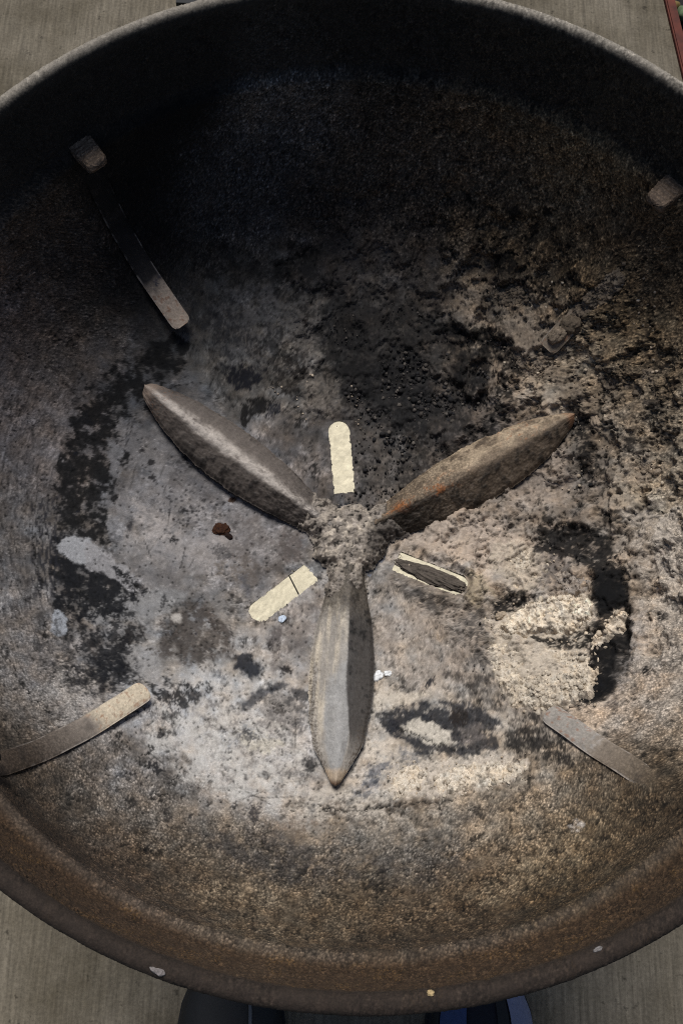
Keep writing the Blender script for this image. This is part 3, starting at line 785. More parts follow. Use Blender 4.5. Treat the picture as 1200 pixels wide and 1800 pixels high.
    col *= np.array([.985, 1.0, 1.03])[None, :] * (1 - cool) + np.array([.975, 1.0, 1.035])[None, :] * cool
    mean_ = np.maximum(col.mean(1), .002)
    col *= ((np.clip(mean_, .06, .24) / .21) ** .42)[:, None]
    hi_ = np.maximum(mean_ - .38, 0)
    col *= (1 - .55 * hi_ / mean_)[:, None]
    up_w = sstep(.15, .6, np.sin(ang)) * sstep(215, 275, s)
    wd4, wv4 = worley(u / 2.5 + .3 * m_mid, v / 2.5, 47)
    gg = sstep(.6, .1, wd4)
    h += up_w * .75 * (gg - .4) * (.3 + wv4)
    col *= (1 - up_w + up_w * (.55 + 1.1 * gg * wv4 * (1 + .6 * m_mid)))[:, None]
    col *= 1 + up_w[:, None] * np.array([.10, .0, -.16])[None, :]  # upper wall painted warmer to offset the blue skylight
    # browner towards the near rim
    br_w = (sstep(-.1, .6, -np.sin(ang)) * sstep(250, 300, s) * sstep(372, 350, s))[:, None]
    col *= 1 - br_w * np.array([.06, .08, .13])[None, :]
    # rust-brown and ochre on the rim band, dark rolled lip
    near = sstep(-.45, .25, -np.sin(ang))            # the side with the rusty band
    band = sstep(362, 372, s + 2 * m_big)
    bc = lin((72, 54, 37))[None, :] * np.exp(.5 * m_mid + .5 * m_fin + .25 * m_big)[:, None]
    och = (sstep(.05, .35, fbm(u / 1.6, v / 1.6, 3, 91, .7)) * sstep(-.2, .25, m_big))[:, None]
    och = och * sstep(-.2, .5, fbm(u / 30, v / 30, 3, 97))[:, None]
    bc = bc * (1 - .5 * och) + lin((140, 104, 56))[None, :] * .5 * och
    fc = lin((40, 36, 32))[None, :] * np.exp(.5 * m_mid + .6 * m_fin)[:, None]
    bc = bc * near[:, None] + fc * (1 - near)[:, None]
    k = (band * .85)[:, None]
    col = col * (1 - k) + bc * k
    bead = np.exp(-((s - 364 - 1.2 * m_big) / 4.2) ** 2)
    k = (bead * .34 * (.6 + .7 * m_big + .3 * near) * (.12 + .88 * near))[:, None].clip(0, 1)
    col = col * (1 - k) + lin((104, 93, 82))[None, :] * np.exp(.45 * m_mid + .4 * m_fin)[:, None] * k
    lip_s = float(PS[np.argmax(PZ)]) * 1000
    lip = sstep(lip_s - 16, lip_s - 6, s + 2 * m_mid)
    far = sstep(lip_s - 6, lip_s + 1, s + 1.2 * m_mid)[:, None]
    lc = lin((44, 37, 32))[None, :] * near[:, None] + (lin((44, 40, 36))[None, :] * (1 - far) + lin((138, 130, 118))[None, :] * far) * (1 - near)[:, None]  # outer edge of the far lip painted pale, as if sunlit
    lc = lc * np.exp(.3 * m_mid + .5 * m_fin)[:, None]
    k = (lip * .9)[:, None]
    col = col * (1 - k) + lc * k
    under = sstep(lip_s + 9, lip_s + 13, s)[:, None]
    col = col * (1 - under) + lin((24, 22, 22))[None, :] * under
    grit = grit * (1 - .6 * lip)
    h = h * (1 - .6 * lip) + band * (1 - lip) * (.25 * m_mid + .2 * m_fin)
    return np.clip(col, .002, .85), np.clip(grit, 0, 1), h

# ------------------------------------------------------------------ kettle grill
grill = tag(empty('kettle_grill'), 'round black kettle grill bowl full of grey ash, seen from above', 'grill')

def build_bowl(n=840):
    S = float(PS[-1]) - 1e-5
    a = np.linspace(-1, 1, n)
    A, B = np.meshgrid(a, a, indexing='ij')
    A = A.ravel(); B = B.ravel()
    big = np.abs(A) >= np.abs(B)
    rad = np.where(big, A, B)
    with np.errstate(divide='ignore', invalid='ignore'):
        phi = np.where(big, math.pi / 4 * np.where(A != 0, B / A, 0), math.pi / 2 - math.pi / 4 * np.where(B != 0, A / B, 0))
    u = rad * np.cos(phi) * S * 1000; v = rad * np.sin(phi) * S * 1000
    # cut the three vent slots: snap the nearest vertices to the ragged outline
    def rag(x, y): return vent_sd(x, y) + 1.0 * fbm(x / 4.0, y / 4.0, 4, 3, .65)
    reg = np.where(np.hypot(u, v) < 110)[0]
    sdv = np.full(u.shape, -50.0)
    e = .05
    d0 = rag(u[reg], v[reg])
    gx = (rag(u[reg] + e, v[reg]) - d0) / e; gy = (rag(u[reg], v[reg] + e) - d0) / e
    gl = np.maximum(np.hypot(gx, gy), .2)
    near = (np.abs(d0) < .62)
    u[reg] = np.where(near, u[reg] - d0 * gx / gl ** 2, u[reg]); v[reg] = np.where(near, v[reg] - d0 * gy / gl ** 2, v[reg])
    sdv[reg] = np.where(near, 0, d0)
    col, grit, h = surface(u, v)
    # the ash thins to bare rim round the slots
    h *= sstep(0, 6, -sdv) * .8 + .2
    V = on_bowl(u / 1000, v / 1000, h / 1000)
    F = grid_faces(n, n)
    fsd = sdv[F].mean(1)
    F = F[fsd < 0.02]
    o = mesh_np('bowl', V, F, MAT_BOWL, grill, col, grit)
    # slot walls
    return o
bowl = build_bowl()

# outer shell
a = np.linspace(0, 1.42, 30)
rr_ = np.r_[.2775 * np.sin(a), .2845]; zz_ = np.r_[-.065 - .186 * np.cos(a), -.016]
nt_ = 96
th = np.arange(nt_) * 2 * math.pi / nt_
m0 = rr_ > .118
rr_ = rr_[m0]; zz_ = zz_[m0]
V = np.stack([np.outer(rr_, np.cos(th)), np.outer(rr_, np.sin(th)), np.repeat(zz_[:, None] + RH, nt_, 1)], -1).reshape(-1, 3)
mesh_np('outer_shell', V, grid_faces(len(rr_), nt_, True), MAT_BLACK, grill)

# slot edges: sheet-metal walls below each vent opening
def vent_rim(ang):
    pts = []
    hw = 8.2
    for t in np.linspace(-90, 90, 14):
        pts.append((96 - hw + hw * math.cos(R(t)), hw * math.sin(R(t))))
    pts += [(70, hw), (50, hw), (38.5, hw), (38.5, 0), (38.5, -hw), (50, -hw), (70, -hw)]
    pts = np.array(pts)
    cx, cy = 66, 0
    rings = []
    for off, dz in ((.9, -.0002), (.9, -.0035), (2.2, -.0035), (2.2, -.0006)):
        d = pts - np.array([cx, cy]); d /= np.linalg.norm(d, axis=1)[:, None]
        q = pts + d * off
        u = (q[:, 0] * math.cos(ang) - q[:, 1] * math.sin(ang)) / 1000; v = (q[:, 0] * math.sin(ang) + q[:, 1] * math.cos(ang)) / 1000
        p = on_bowl(u, v); p[:, 2] += dz
        rings.append(p)
    V = np.concatenate(rings)
    return mesh_np('vent_rim', V, grid_faces(4, len(pts), True), MAT_BLACK, grill, smooth=False)
for a_ in VENTS: vent_rim(a_)


# ------------------------------------------------------------------ hub plate
def build_plate():
    n1, n2 = 60, 160
    A, B = np.meshgrid(np.linspace(.002, .0378, n1), np.linspace(-math.pi, math.pi, n2, endpoint=False), indexing='ij'); A = A.ravel(); B = B.ravel()
    X = A * np.cos(B) * 1000; Y = A * np.sin(B) * 1000
    m1 = fbm(X / 9, Y / 9, 4, 650); m2 = fbm(X / 3, Y / 3, 4, 660, .6)
    c = lin((98, 91, 85))[None, :] * np.exp(.3 * m1 + .3 * m2)[:, None]
    def lay(c, rgb, k):
        k = np.clip(k, 0, 1)[:, None]; return c * (1 - k) + lin(rgb)[None, :] * k
    def near(a, w): return sstep(w, w * .4, np.abs((B - a + math.pi) % (2 * math.pi) - math.pi) + .12 * m1)
    c = lay(c, (26, 27, 31), .95 * near(R(92), .55))
    c = lay(c, (112, 116, 128), .85 * near(R(-45), .6) * sstep(-.4, .3, m2 + .2))
    c = lay(c, (118, 110, 103), .8 * near(R(190), .7))
    z = RH - .2421 - .0014 * sstep(.0366, .0378, A) + .0002 * m1
    mesh_np('hub_plate', np.stack([X / 1000, Y / 1000, z], -1), grid_faces(n1, n2, True), MAT_STEEL, grill, np.clip(c, .004, .8), np.zeros(len(X)))
build_plate()

# ------------------------------------------------------------------ sweeper: hub and three leaf-shaped blades
BL_AZ = [R(-92.4), R(27.6), R(147.6)]

def blade_tint(kind, t, w, x, y):
    """t 0..1 along, w -1..1 across (positive = anticlockwise side); x, y in mm"""
    m1 = fbm(x / 11, y / 11, 4, 700 + kind); m2 = fbm(x / 4, y / 4, 4, 720 + kind, .6); m3 = fbm(x / 1.6, y / 1.6, 4, 740 + kind, .6)
    def lay(c, rgb, k):
        k = np.clip(k, 0, 1)[:, None]
        return c * (1 - k) + lin(rgb)[None, :] * k
    n = len(t)
    sm = .75 * m1 + .35 * m2 + .18 * m3          # soft blotches with a fine edge
    sm2 = .75 * fbm(x / 16, y / 7, 4, 770 + kind) + .3 * m2 + .2 * m3
    if kind == 0:       # the one towards the camera: lit side painted pale, the other dark with soot and shade
        c = np.tile(lin((152, 145, 136)), (n, 1))
        c = lay(c, (206, 193, 172), .8 * sstep(-.2, .6, fbm(x / 34, y / 5, 4, 760)) * sstep(.25, -.3, w) * sstep(.95, .6, t))
        c = lay(c, (148, 146, 143), .9 * sstep(.42, .55, t + .25 * w + .06 * m1) * sstep(-.62, -.4, w - .1 * m1) * sstep(.5, .35, w + .2 * (t - .6)))
        sooty = sstep(.10, .18, w - .02 * m2 - .32 * sstep(.55, .9, t)) * sstep(.94, .76, t)
        c = lay(c, (66, 62, 59), .95 * sooty)
        c = lay(c, (20, 20, 20), .85 * sooty * sstep(.0, .6, sm - .9 * (t - .35)))
        c = lay(c, (78, 69, 60), .75 * sstep(-.62, -.84, w + .1 * m2) * sstep(.4, .55, t) * sstep(-.2, .3, m3))
        c = lay(c, (86, 76, 66), .75 * sstep(.6, .8, w + .1 * m2) * sstep(.7, .8, t) * sstep(-.2, .3, m3))
        c = lay(c, (168, 148, 124), .8 * sstep(.92, .955, t + .01 * m2))
        c = lay(c, (88, 60, 42), .75 * sstep(.975, .992, t))
        c = lay(c, (96, 88, 78), .85 * sstep(.32, .18, t + .05 * m2))
        c = lay(c, (36, 33, 31), .7 * sstep(.36, .16, t) * sstep(-.1, .4, sm))
    elif kind == 1:     # brown one with rust, lit and shaded faces painted in
        c = np.tile(lin((124, 108, 90)), (n, 1))
        c = lay(c, (176, 157, 132), .85 * sstep(.0, .25, w) * sstep(-.5, .4, sm2) * sstep(.15, .5, t))
        c = lay(c, (84, 72, 60), .92 * sstep(.04, -.12, w + .05 * m1))
        c = lay(c, (26, 22, 18), .85 * sstep(-.05, .55, sm) * sstep(.06, -.12, w))
        c = lay(c, (60, 50, 42), .6 * sstep(.1, .6, -sm2) * sstep(.35, .7, w))
        c = lay(c, (150, 88, 38), .8 * sstep(.0, .5, sm2 + .3 * m3) * sstep(.55, .3, t) * sstep(-.35, .0, w) * sstep(.7, .2, w))
        c = lay(c, (140, 84, 48), .6 * sstep(.2, .6, m2) * sstep(.62, .75, t) * sstep(-.1, .2, w) * sstep(.9, .8, t))
        c = lay(c, (30, 25, 20), .85 * sstep(.38, .16, t + .07 * m1) * sstep(.2, -.1, w))
        c = lay(c, (136, 96, 68), .6 * sstep(.95, .98, t))
    else:               # grey-mauve one, ridge highlight and shaded face painted in
        c = np.tile(lin((116, 107, 100)), (n, 1))
        c = lay(c, (188, 178, 168), .92 * sstep(.36, .06, np.abs(w - .02 + .10 * m1)) * sstep(-.8, .1, sm2))
        c = lay(c, (84, 76, 70), .92 * sstep(.14, .32, w + .06 * m1))
        c = lay(c, (24, 21, 20), .85 * sstep(-.05, .55, sm + .5 * (w - .4)) * sstep(.15, .35, w) * sstep(.9, .6, t))
        c = lay(c, (104, 96, 90), .7 * sstep(-.25, -.5, w))
        c = lay(c, (44, 40, 38), .75 * sstep(.0, .5, sm) * sstep(-.5, -.8, w))
        c = lay(c, (140, 104, 80), .5 * sstep(.2, .5, m3) * sstep(.8, .95, t))
        c = lay(c, (150, 132, 118), .7 * sstep(.93, .97, t))
        c = lay(c, (74, 68, 64), .6 * sstep(.28, .14, t) * sstep(-.2, .2, m2))
    pit = sstep(.12, .5, m3 + .3 * m2) * 1.4
    c = (1.0, 1.04, .9)[kind] * c * np.exp(.18 * m1 + .22 * m2 + .34 * m3)[:, None] * (1 - .22 * pit)[:, None]
    return np.clip(c, .004, .8), m1, m2, m3

def build_blade(kind, az, parent):
    nu, nw = 230, 90
    R0, R1 = .016, .1835
    tt = np.linspace(0, 1, nu) ** .9
    tt[-12:] = 1 - (1 - tt[-13]) * np.linspace(1, 0, 13)[1:] ** 1.6
    ww = np.linspace(-1, 1, nw)
    T, W = np.meshgrid(tt, ww, indexing='ij')
    T = T.ravel(); W = W.ravel()
    r = R0 + T * (R1 - R0)
    hw = np.interp(r, [.016, .030, .041, .067, .090, .108, .125, .140, .155, .166, .174, .1795, .1822, .1835],
                   [.012, .0128, .0150, .0200, .0226, .0230, .0222, .0202, .0170, .0134, .0102, .0074, .0050, .0008])
    hw = hw * (np.interp(r, [.16, .178, .1835], [1, (.62, .8, 1.0)[kind], (.5, .7, 1.0)[kind]]))
    hw = hw * (1 + .035 * gnoise(r * 90, np.sign(W) * 3.0, 5 + kind) + .03 * gnoise(r * 420, np.sign(W) * 3.0, 8 + kind))
    y = W * hw
    rid = np.interp(r, [.016, .05, .10, .15, .178, .1835], [.0095, .0125, .0145, .0115, .006, .004])
    wo = W - .06
    k = np.sqrt(wo * wo + .045) - .2121
    k = k / (math.sqrt(1.0 + .045) - .2121)
    h = rid * (1 - k * (.94 + .06 * k))
    # down-turned lip at the edges, tip rounded over
    h -= .002 * sstep(.86, 1.0, np.abs(W)) * np.clip(hw / .02, 0, 1)
    x_mm = T * 170 + kind * 300; y_mm = y * 1000
    col, m1, m2, m3 = blade_tint(kind, T, W, x_mm, y_mm)
    crust = sstep(.5, .1, T) if kind != 1 else .35 + sstep(.6, .2, T)
    lo_ = sstep(.0, .35, W * (-1 if kind == 1 else 1))       # the darker face is caked and lumpy
    h += ((.5 + .9 * lo_ * (kind != 0)) * m1 + (.35 + 1.2 * crust + .7 * lo_ * (kind != 0)) * m2 * .5 + (.2 + .4 * crust + .3 * lo_) * m3 * .5) / 1000
    s_at = np.interp(np.hypot(r, y), PR[PS < .33], PS[PS < .33])
    zb = np.interp(s_at, PS, PZ) + RH + .0042 + .0034 * sstep(.035, .07, r)
    X = r * math.cos(az) - y * math.sin(az); Y = r * math.sin(az) + y * math.cos(az)
    top = np.stack([X, Y, zb + h], -1)
    bot = np.stack([X, Y, zb + h - .0026], -1)
    V = np.concatenate([top, bot])
    F = grid_faces(nu, nw)
    n0 = nu * nw
    i = np.arange(nu); j = np.arange(nw)
    loop = np.concatenate([i * nw, (nu - 1) * nw + j[1:], (i[::-1] * nw + nw - 1)[1:], j[::-1][1:-1]])
    nx = np.roll(loop, -1)
    Fs = np.stack([loop, nx, nx + n0, loop + n0], -1)
    F = np.concatenate([F, F[:, ::-1] + n0, Fs])
    lab = ['blade painted pale on its lit side, with a sooty side', 'brown blade with orange rust', 'grey blade with a pale highlight painted on its ridge'][kind]
    o = mesh_np('blade', V, F, MAT_STEEL, parent, np.concatenate([col, col * .6]), np.concatenate([.35 * crust, 0 * T]) if kind != 1 else np.concatenate([np.clip(crust, 0, .7), 0 * T]))
    o['label'] = lab
    return o

def build_hub():
    n = 210
    a = np.linspace(-56, 56, n)
    X, Y = np.meshgrid(a, a, indexing='ij'); X = X.ravel(); Y = Y.ravel()
    wx = X + 3.5 * fbm(X / 9, Y / 9, 4, 801, .6); wy = Y + 3.5 * fbm(X / 9, Y / 9, 4, 811, .6)
    sdm = 28.0 - np.hypot(wx, wy)
    for k, az in enumerate(BL_AZ):
        al = wx * math.cos(az) + wy * math.sin(az); la = -wx * math.sin(az) + wy * math.cos(az)
        reach = (50, 40, 44)[k]
        arm = np.minimum(np.minimum(14.5 - np.abs(la), reach - al), al)
        sdm = np.maximum(sdm, arm)
    m1 = fbm(X / 10, Y / 10, 4, 821); m2 = fbm(X / 4.2, Y / 4.2, 4, 831, .6); m3 = fbm(X / 1.7, Y / 1.7, 4, 841, .6)
    wd_, wv_ = worley(X / 12 + .2 * m2, Y / 12 + .1 * m1, 851)
    rad = np.hypot(X, Y)
    h = (11.5 + 3.0 * sstep(26, 8, rad)) * np.sqrt(np.clip(sstep(-1, 11, sdm), 0, 1)) + sstep(0, 4, sdm) * (2.6 * m1 + .9 * m2 + .18 * m3 + 4.2 * (.5 - wd_) * (.4 + wv_))
    h = h * sstep(-1.0, 2.5, sdm) + 1.0
    s_at = np.interp(rad / 1000, PR[PS < .33], PS[PS < .33])
    Z = np.interp(s_at, PS, PZ) + RH + .0015 + h / 1000
    c = np.tile(lin((132, 123, 113)), (len(X), 1))
    def lay(rgb, k):
        nonlocal c
        k = np.clip(k, 0, 1)[:, None]; c = c * (1 - k) + lin(rgb)[None, :] * k
    lay((196, 183, 166), .85 * sstep(.0, .45, m1 + .35 * m2) * sstep(34, 16, rad))
    lay((158, 148, 138), .7 * sstep(.1, .5, fbm(X / 6, Y / 6, 4, 861, .6)))
    lay((22, 20, 19), .85 * sstep(.22, .5, -m2 - .35 * m1))
    lay((60, 55, 51), .8 * sstep(4, 12, X - .3 * Y + 4 * m1 - 6) * sstep(20, 8, np.abs(Y)))
    c = c * np.exp(.3 * m2 + .2 * m3)[:, None]
    F = grid_faces(n, n)
    F = F[sdm[F].min(1) > -1.2]
    used = np.unique(F); re = np.full(len(X), -1); re[used] = np.arange(len(used))
    V = np.stack([X / 1000, Y / 1000, Z], -1)[used]
    return mesh_np('sweeper_hub', V, re[F], MAT_ASH, grill, np.clip(c, .004, .8)[used], np.clip(.12 + .2 * m1, 0, 1)[used])
hub = build_hub()
for k, az in enumerate(BL_AZ): build_blade(k, az, hub)

# ------------------------------------------------------------------ grate support straps
def build_strap(az, s_end, off_end, seed, tone, sink=.30):
    s_top = .347
    ss = np.linspace(s_top, s_end, 150)
    leave = s_end + .062
    off = .0026 + (off_end - .0026) * np.clip((leave - ss) / (leave - s_end), 0, 1) ** 1.7
    off += .0004 * np.sin(ss * 160 + seed) - .0042 * sstep(sink, sink + .035, ss)
    r = np.interp(ss, PS, PR) + np.interp(ss, PS, PNR) * off
    z = np.interp(ss, PS, PZ) + np.interp(ss, PS, PNZ) * off
    # last 22 mm dips back down a little, as bent
    dip = np.clip((s_end + .020 - ss) / .020, 0, 1)
    z -= .0018 * dip ** 1.5
    tr = np.gradient(r); tz = np.gradient(z); tl = np.hypot(tr, tz); nr = tz / tl; nz = -tr / tl
    if nz.mean() < 0: nr, nz = -nr, -nz
    nw = 26
    w = np.linspace(-1, 1, nw)
    hwid = np.full(len(ss), .0076)
    d_end = ss - s_end
    hwid *= np.where(d_end < .005, .55 + .45 * np.sqrt(np.clip(1 - (1 - d_end / .005) ** 2, 0, 1)), 1)
    Tm, W = np.meshgrid(np.arange(len(ss)), w, indexing='ij'); Tm = Tm.ravel(); W = W.ravel()
    lat = W * hwid[Tm]
    crown = .0011 * (1 - W * W) - .0004 * sstep(.85, 1, np.abs(W))
    u = ss[Tm] * 1000; vv = lat * 1000 + seed * 100
    m1 = fbm(u / 12, vv / 12, 4, 950); m2 = fbm(u / 4, vv / 4, 4, 960, .6); m3 = fbm(u / 1.5, vv / 1.5, 3, 970, .6)
    crown = crown + (.12 * m2 + .1 * m3) / 1000
    def place(rr, zz):
        return np.stack([rr * math.cos(az) - lat * math.sin(az), rr * math.sin(az) + lat * math.cos(az), zz + RH], -1)
    top = place(r[Tm] + nr[Tm] * crown, z[Tm] + nz[Tm] * crown)
    bot = place(r[Tm] - nr[Tm] * .0016, z[Tm] - nz[Tm] * .0016)
    t = (ss[Tm] - s_end) / (s_top - s_end)
    c0 = lin(tone[0])[None, :] * (1 - sstep(.15, .75, t))[:, None] + lin(tone[1])[None, :] * sstep(.15, .75, t)[:, None]
    def lay(c, rgb, k):
        k = np.clip(k, 0, 1)[:, None]; return c * (1 - k) + lin(rgb)[None, :] * k
    endk = sstep(.32, .2, t + .04 * m1)
    c0 = lay(c0, tone[2], .85 * endk)
    c0 = lay(c0, (126, 84, 58), .6 * sstep(.25, .5, m2 + .3 * m1) * endk)
    c0 = lay(c0, tone[3], .85 * sstep(.1, .35, m2 + .2 * m1) * sstep(.06, .0, np.abs(t - .26)))
    c0 = lay(c0, (40, 36, 33), .6 * sstep(-.1, .6, .8 * m1 + .35 * m2 + .15 * m3) * (1 - .65 * endk))
    c0 = c0 * np.exp(.2 * m1 + .22 * m2 + .25 * m3)[:, None]
    c0 = lay(c0, (168, 158, 148), .6 * sstep(.82, .95, np.abs(W)) * sstep(-.2, .3, m1) * sstep(.9, .5, t))  # pale highlights painted along both strap edges
    V = np.concatenate([top, bot]); n0 = len(top); nu = len(ss)
    F = grid_faces(nu, nw)
    i = np.arange(nu); j = np.arange(nw)
    loop = np.concatenate([i * nw, (nu - 1) * nw + j[1:], (i[::-1] * nw + nw - 1)[1:], j[::-1][1:-1]]); nx = np.roll(loop, -1)
    F = np.concatenate([F[:, ::-1], F + n0, np.stack([loop, nx, nx + n0, loop + n0], -1)[:, ::-1]])
    g = np.concatenate([.15 + .5 * sstep(.3, .7, t)] * 2)
    o = mesh_np('support_strap', V, F, MAT_STEEL, grill, np.clip(np.concatenate([c0, c0 * .5]), .004, .8), g)
    # the tab at its head that carries the cooking grate: a rounded lug off the wall
    n1, n2 = 40, 56
    A, Bq = np.meshgrid(np.linspace(0, 1, n1), np.linspace(0, 2 * math.pi, n2, endpoint=False), indexing='ij'); A = A.ravel(); Bq = Bq.ravel()
    # superellipse section swept inwards from the wall
    ax = .0205 * A
    taper = np.sqrt(np.clip(1 - np.clip((A - .86) / .14, 0, 1) ** 2, 0, 1))
    def se(c, p=.36): return np.sign(c) * np.abs(c) ** p
    la = se(np.cos(Bq)) * (.0088 - .0016 * A) * taper
    up = se(np.sin(Bq)) * .0042 * taper - .0018 * A
    m2 = fbm(Bq * 2 + seed, A * 9, 4, 990, .6); m3 = fbm(Bq * 7 + seed, A * 26, 3, 995, .6)
    rr = .2775 - ax; zz = -.0575 + up + .0009 * m2 + .0007 * m3
    la = la + .0005 * m2
    V = np.stack([rr * math.cos(az) - la * math.sin(az), rr * math.sin(az) + la * math.cos(az), zz + RH], -1)
    cc = lin(tone[4])[None, :] * np.exp(.4 * m2 + .4 * m3)[:, None]
    F = grid_faces(n1, n2, True)
    mesh_np('grate_tab', V, F[:, ::-1], MAT_STEEL, o, np.clip(cc, .004, .8), np.full(len(V), .6))
    return o
build_strap(R(131.7), .2115, .012, 1, ((46, 43, 42), (10, 9, 9), (186, 168, 150), (36, 42, 60), (116, 98, 82)), .325)
build_strap(R(43.4), .2130, .0105, 2, ((104, 91, 77), (56, 48, 40), (126, 113, 98), (110, 96, 82), (104, 88, 74)), .234)
build_strap(R(-137.4), .1975, .010, 3, ((140, 130, 120), (74, 63, 53), (204, 189, 164), (150, 118, 92), (34, 29, 26)), .318)
build_strap(R(-44.7), .2000, .006, 4, ((140, 128, 115), (86, 72, 54), (150, 144, 136), (160, 156, 150), (34, 28, 23)), .262)

# ------------------------------------------------------------------ legs and lower rack (under the bowl)
for a_ in (R(32), R(152), R(268)):
    bm = bmesh.new()
    p0 = Vector((.185 * math.cos(a_), .185 * math.sin(a_), RH - .236)); p1 = Vector((.335 * math.cos(a_), .335 * math.sin(a_), .004))
    bm_tube(bm, [p0, p0.lerp(p1, .5), p0.lerp(p1, .97), p1], [.0125, .0125, .0125, .0135])
    mesh_bm('leg', bm, MAT_BLACK, grill, True)
bm = bmesh.new()
bm_tube(bm, [(-.165, .235, .235), (-.030, -.013, .235)], .0007, 8)
mesh_bm('rack_wire', bm, plain_mat('wire', (92, 84, 74), rough=.6), grill, True)

# ------------------------------------------------------------------ loose ash: mounds as height fields on the bowl
def ico(sub=1):
    bm = bmesh.new(); bmesh.ops.create_icosphere(bm, subdivisions=sub, radius=1)
    V = np.array([v.co[:] for v in bm.verts]); F = np.array([[v.index for v in f.verts] for f in bm.faces]); bm.free()
    return V, F
ICV, ICF = ico()
IC2V, IC2F = ico(2)
def inside_pts(poly, n, rng):
    pa = np.array(poly, float); out = []
    while len(out) < n:
        q = rng.uniform(pa.min(0), pa.max(0), (n * 3, 2))
        k = poly_sd(q[:, 0], q[:, 1], poly) > 0
        out += list(q[k])
    return np.array(out[:n])

def mound(name, parts, seed, res, label, tones, lump=1.0, clumps=.22):
    """parts: (polygon mm, height mm, tone index)"""
    allp = np.array([q for p in parts for q in p[0]], float)
    x0, y0 = allp.min(0) - 6; x1, y1 = allp.max(0) + 6
    nx, ny = int((x1 - x0) / res), int((y1 - y0) / res)
    X, Y = np.meshgrid(np.linspace(x0, x1, nx), np.linspace(y0, y1, ny), indexing='ij'); X = X.ravel(); Y = Y.ravel()
    m1 = fbm(X / 14, Y / 14, 4, seed); m2 = fbm(X / 5, Y / 5, 5, seed + 10, .62); m3 = fbm(X / 1.8, Y / 1.8, 4, seed + 20, .62)
    wx = X + 2.6 * fbm(X / 6, Y / 6, 4, seed + 30, .6); wy = Y + 2.6 * fbm(X / 6, Y / 6, 4, seed + 40, .6)
    w6, v6 = worley(wx / 7, wy / 7, seed + 50); w3, v3 = worley(wx / 3.2, wy / 3.2, seed + 60); w1, v1 = worley(X / 1.6, Y / 1.6, seed + 70)
    lumps = 2.9 * (.55 - w6) * (.4 + v6) + .8 * (.5 - w3) * (.3 + v3) * sstep(-.3, .3, m1) * 1.6 + .5 * (.5 - w1) * (.3 + v1)
    H = np.full(X.shape, -3.0); col = np.zeros((len(X), 3)); wsum = np.full(len(X), 1e-6)
    for poly, hgt, ti in parts:
        hole = 4.2 if hgt < 3 else 2.6
        d = poly_sd(wx, wy, poly)
        hh = hgt * sstep(-.3, 3.2, d) * (.72 + .28 * m1) - 2.5 * sstep(.8, -1.5, d) + (1.35 * lumps * lump + 1.6 * m2 * lump + .8 * m3) * sstep(-1, 1.5, d)
        hh = hh - hole * sstep(.25, .6, .7 * fbm(X / 8, Y / 8, 4, seed + 100 + ti, .6) + .45 * fbm(X / 2.8, Y / 2.8, 4, seed + 110 + ti, .65))
        H = np.maximum(H, hh)
        wgt = sstep(-3, 2, d) * hgt
        col += wgt[:, None] * lin(tones[ti]); wsum += wgt
    col = (col + lin(tones[0]) * 1e-6) / wsum[:, None]
    mix = sstep(.05, .5, .7 * fbm(X / 9, Y / 9, 4, seed + 90, .6) + .5 * fbm(X / 3, Y / 3, 4, seed + 95, .65))
    col = col * (1 - .55 * mix[:, None]) + lin((104, 94, 84)) * .55 * mix[:, None]
    dark = sstep(.15, .55, -.5 * m2 - .6 * fbm(X / 11, Y / 11, 4, seed + 97, .65))
    col = col * np.exp(.10 * m1 + .16 * m2 + .2 * m3 + .10 * lumps)[:, None] * (1 - .6 * dark)[:, None]
    drift = fbm(X / 9, Y / 9, 3, seed + 80)
    col = col * np.stack([1 + .06 * drift, 1 + 0 * drift, 1 - .08 * drift], -1)
    V = on_bowl(X / 1000, Y / 1000, (H + .9) / 1000)
    F = grid_faces(nx, ny)
    F = F[H[F].max(1) > -.9]
    used = np.unique(F); re = np.full(len(X), -1); re[used] = np.arange(len(used))
    Hg = H.reshape(nx, ny) + .9
    # clumps of every size lying on it, joined into the same mass
    rng = np.random.default_rng(seed + 5)
    Vs, Fs, Cs, nv = [V[used]], [], [np.clip(col, .01, .85)[used]], len(used)
    Ft = re[F]; Fs.append(np.concatenate([Ft[:, [0, 1, 2]], Ft[:, [0, 2, 3]]]))
    for poly, hgt, ti in parts:
        area = abs(sum(a[0] * b[1] - b[0] * a[1] for a, b in zip(poly, poly[1:] + poly[:1]))) / 2
        P = inside_pts(poly, int(area * clumps) + 4, rng) + rng.normal(0, 2.2, (int(area * clumps) + 4, 2))
        for q in P:
            i = int(round((q[0] - x0) / (x1 - x0) * (nx - 1))); j = int(round((q[1] - y0) / (y1 - y0) * (ny - 1)))
            if not (0 <= i < nx and 0 <= j < ny): continue
            hz = max(Hg[i, j], .5)
            sz = .32 + 2.1 * rng.random() ** 7
            rot, _ = np.linalg.qr(rng.normal(size=(3, 3)))
            v = IC2V * (.62 + .6 * rng.random((len(IC2V), 1))) * rng.uniform(.6, 1.2, 3)
            p, n = bowl_frame(q[0] / 1000, q[1] / 1000)
            Vs.append((v @ rot) * sz / 1000 + np.array(p) + np.array(n) * (hz - .1 * sz) / 1000)
            Fs.append(IC2F + nv); nv += len(IC2V)
            Cs.append(np.tile(np.clip(lin(tones[ti]) * rng.uniform(.68, 1.06), .01, .85), (len(IC2V), 1)))
    Va = np.concatenate(Vs); Fa = np.concatenate(Fs); Ca = np.concatenate(Cs)
    o = mesh_np(name, Va, Fa, MAT_ASH, None, Ca, np.full(len(Va), .2))
    return tag(o, label, 'ash', kind='stuff')
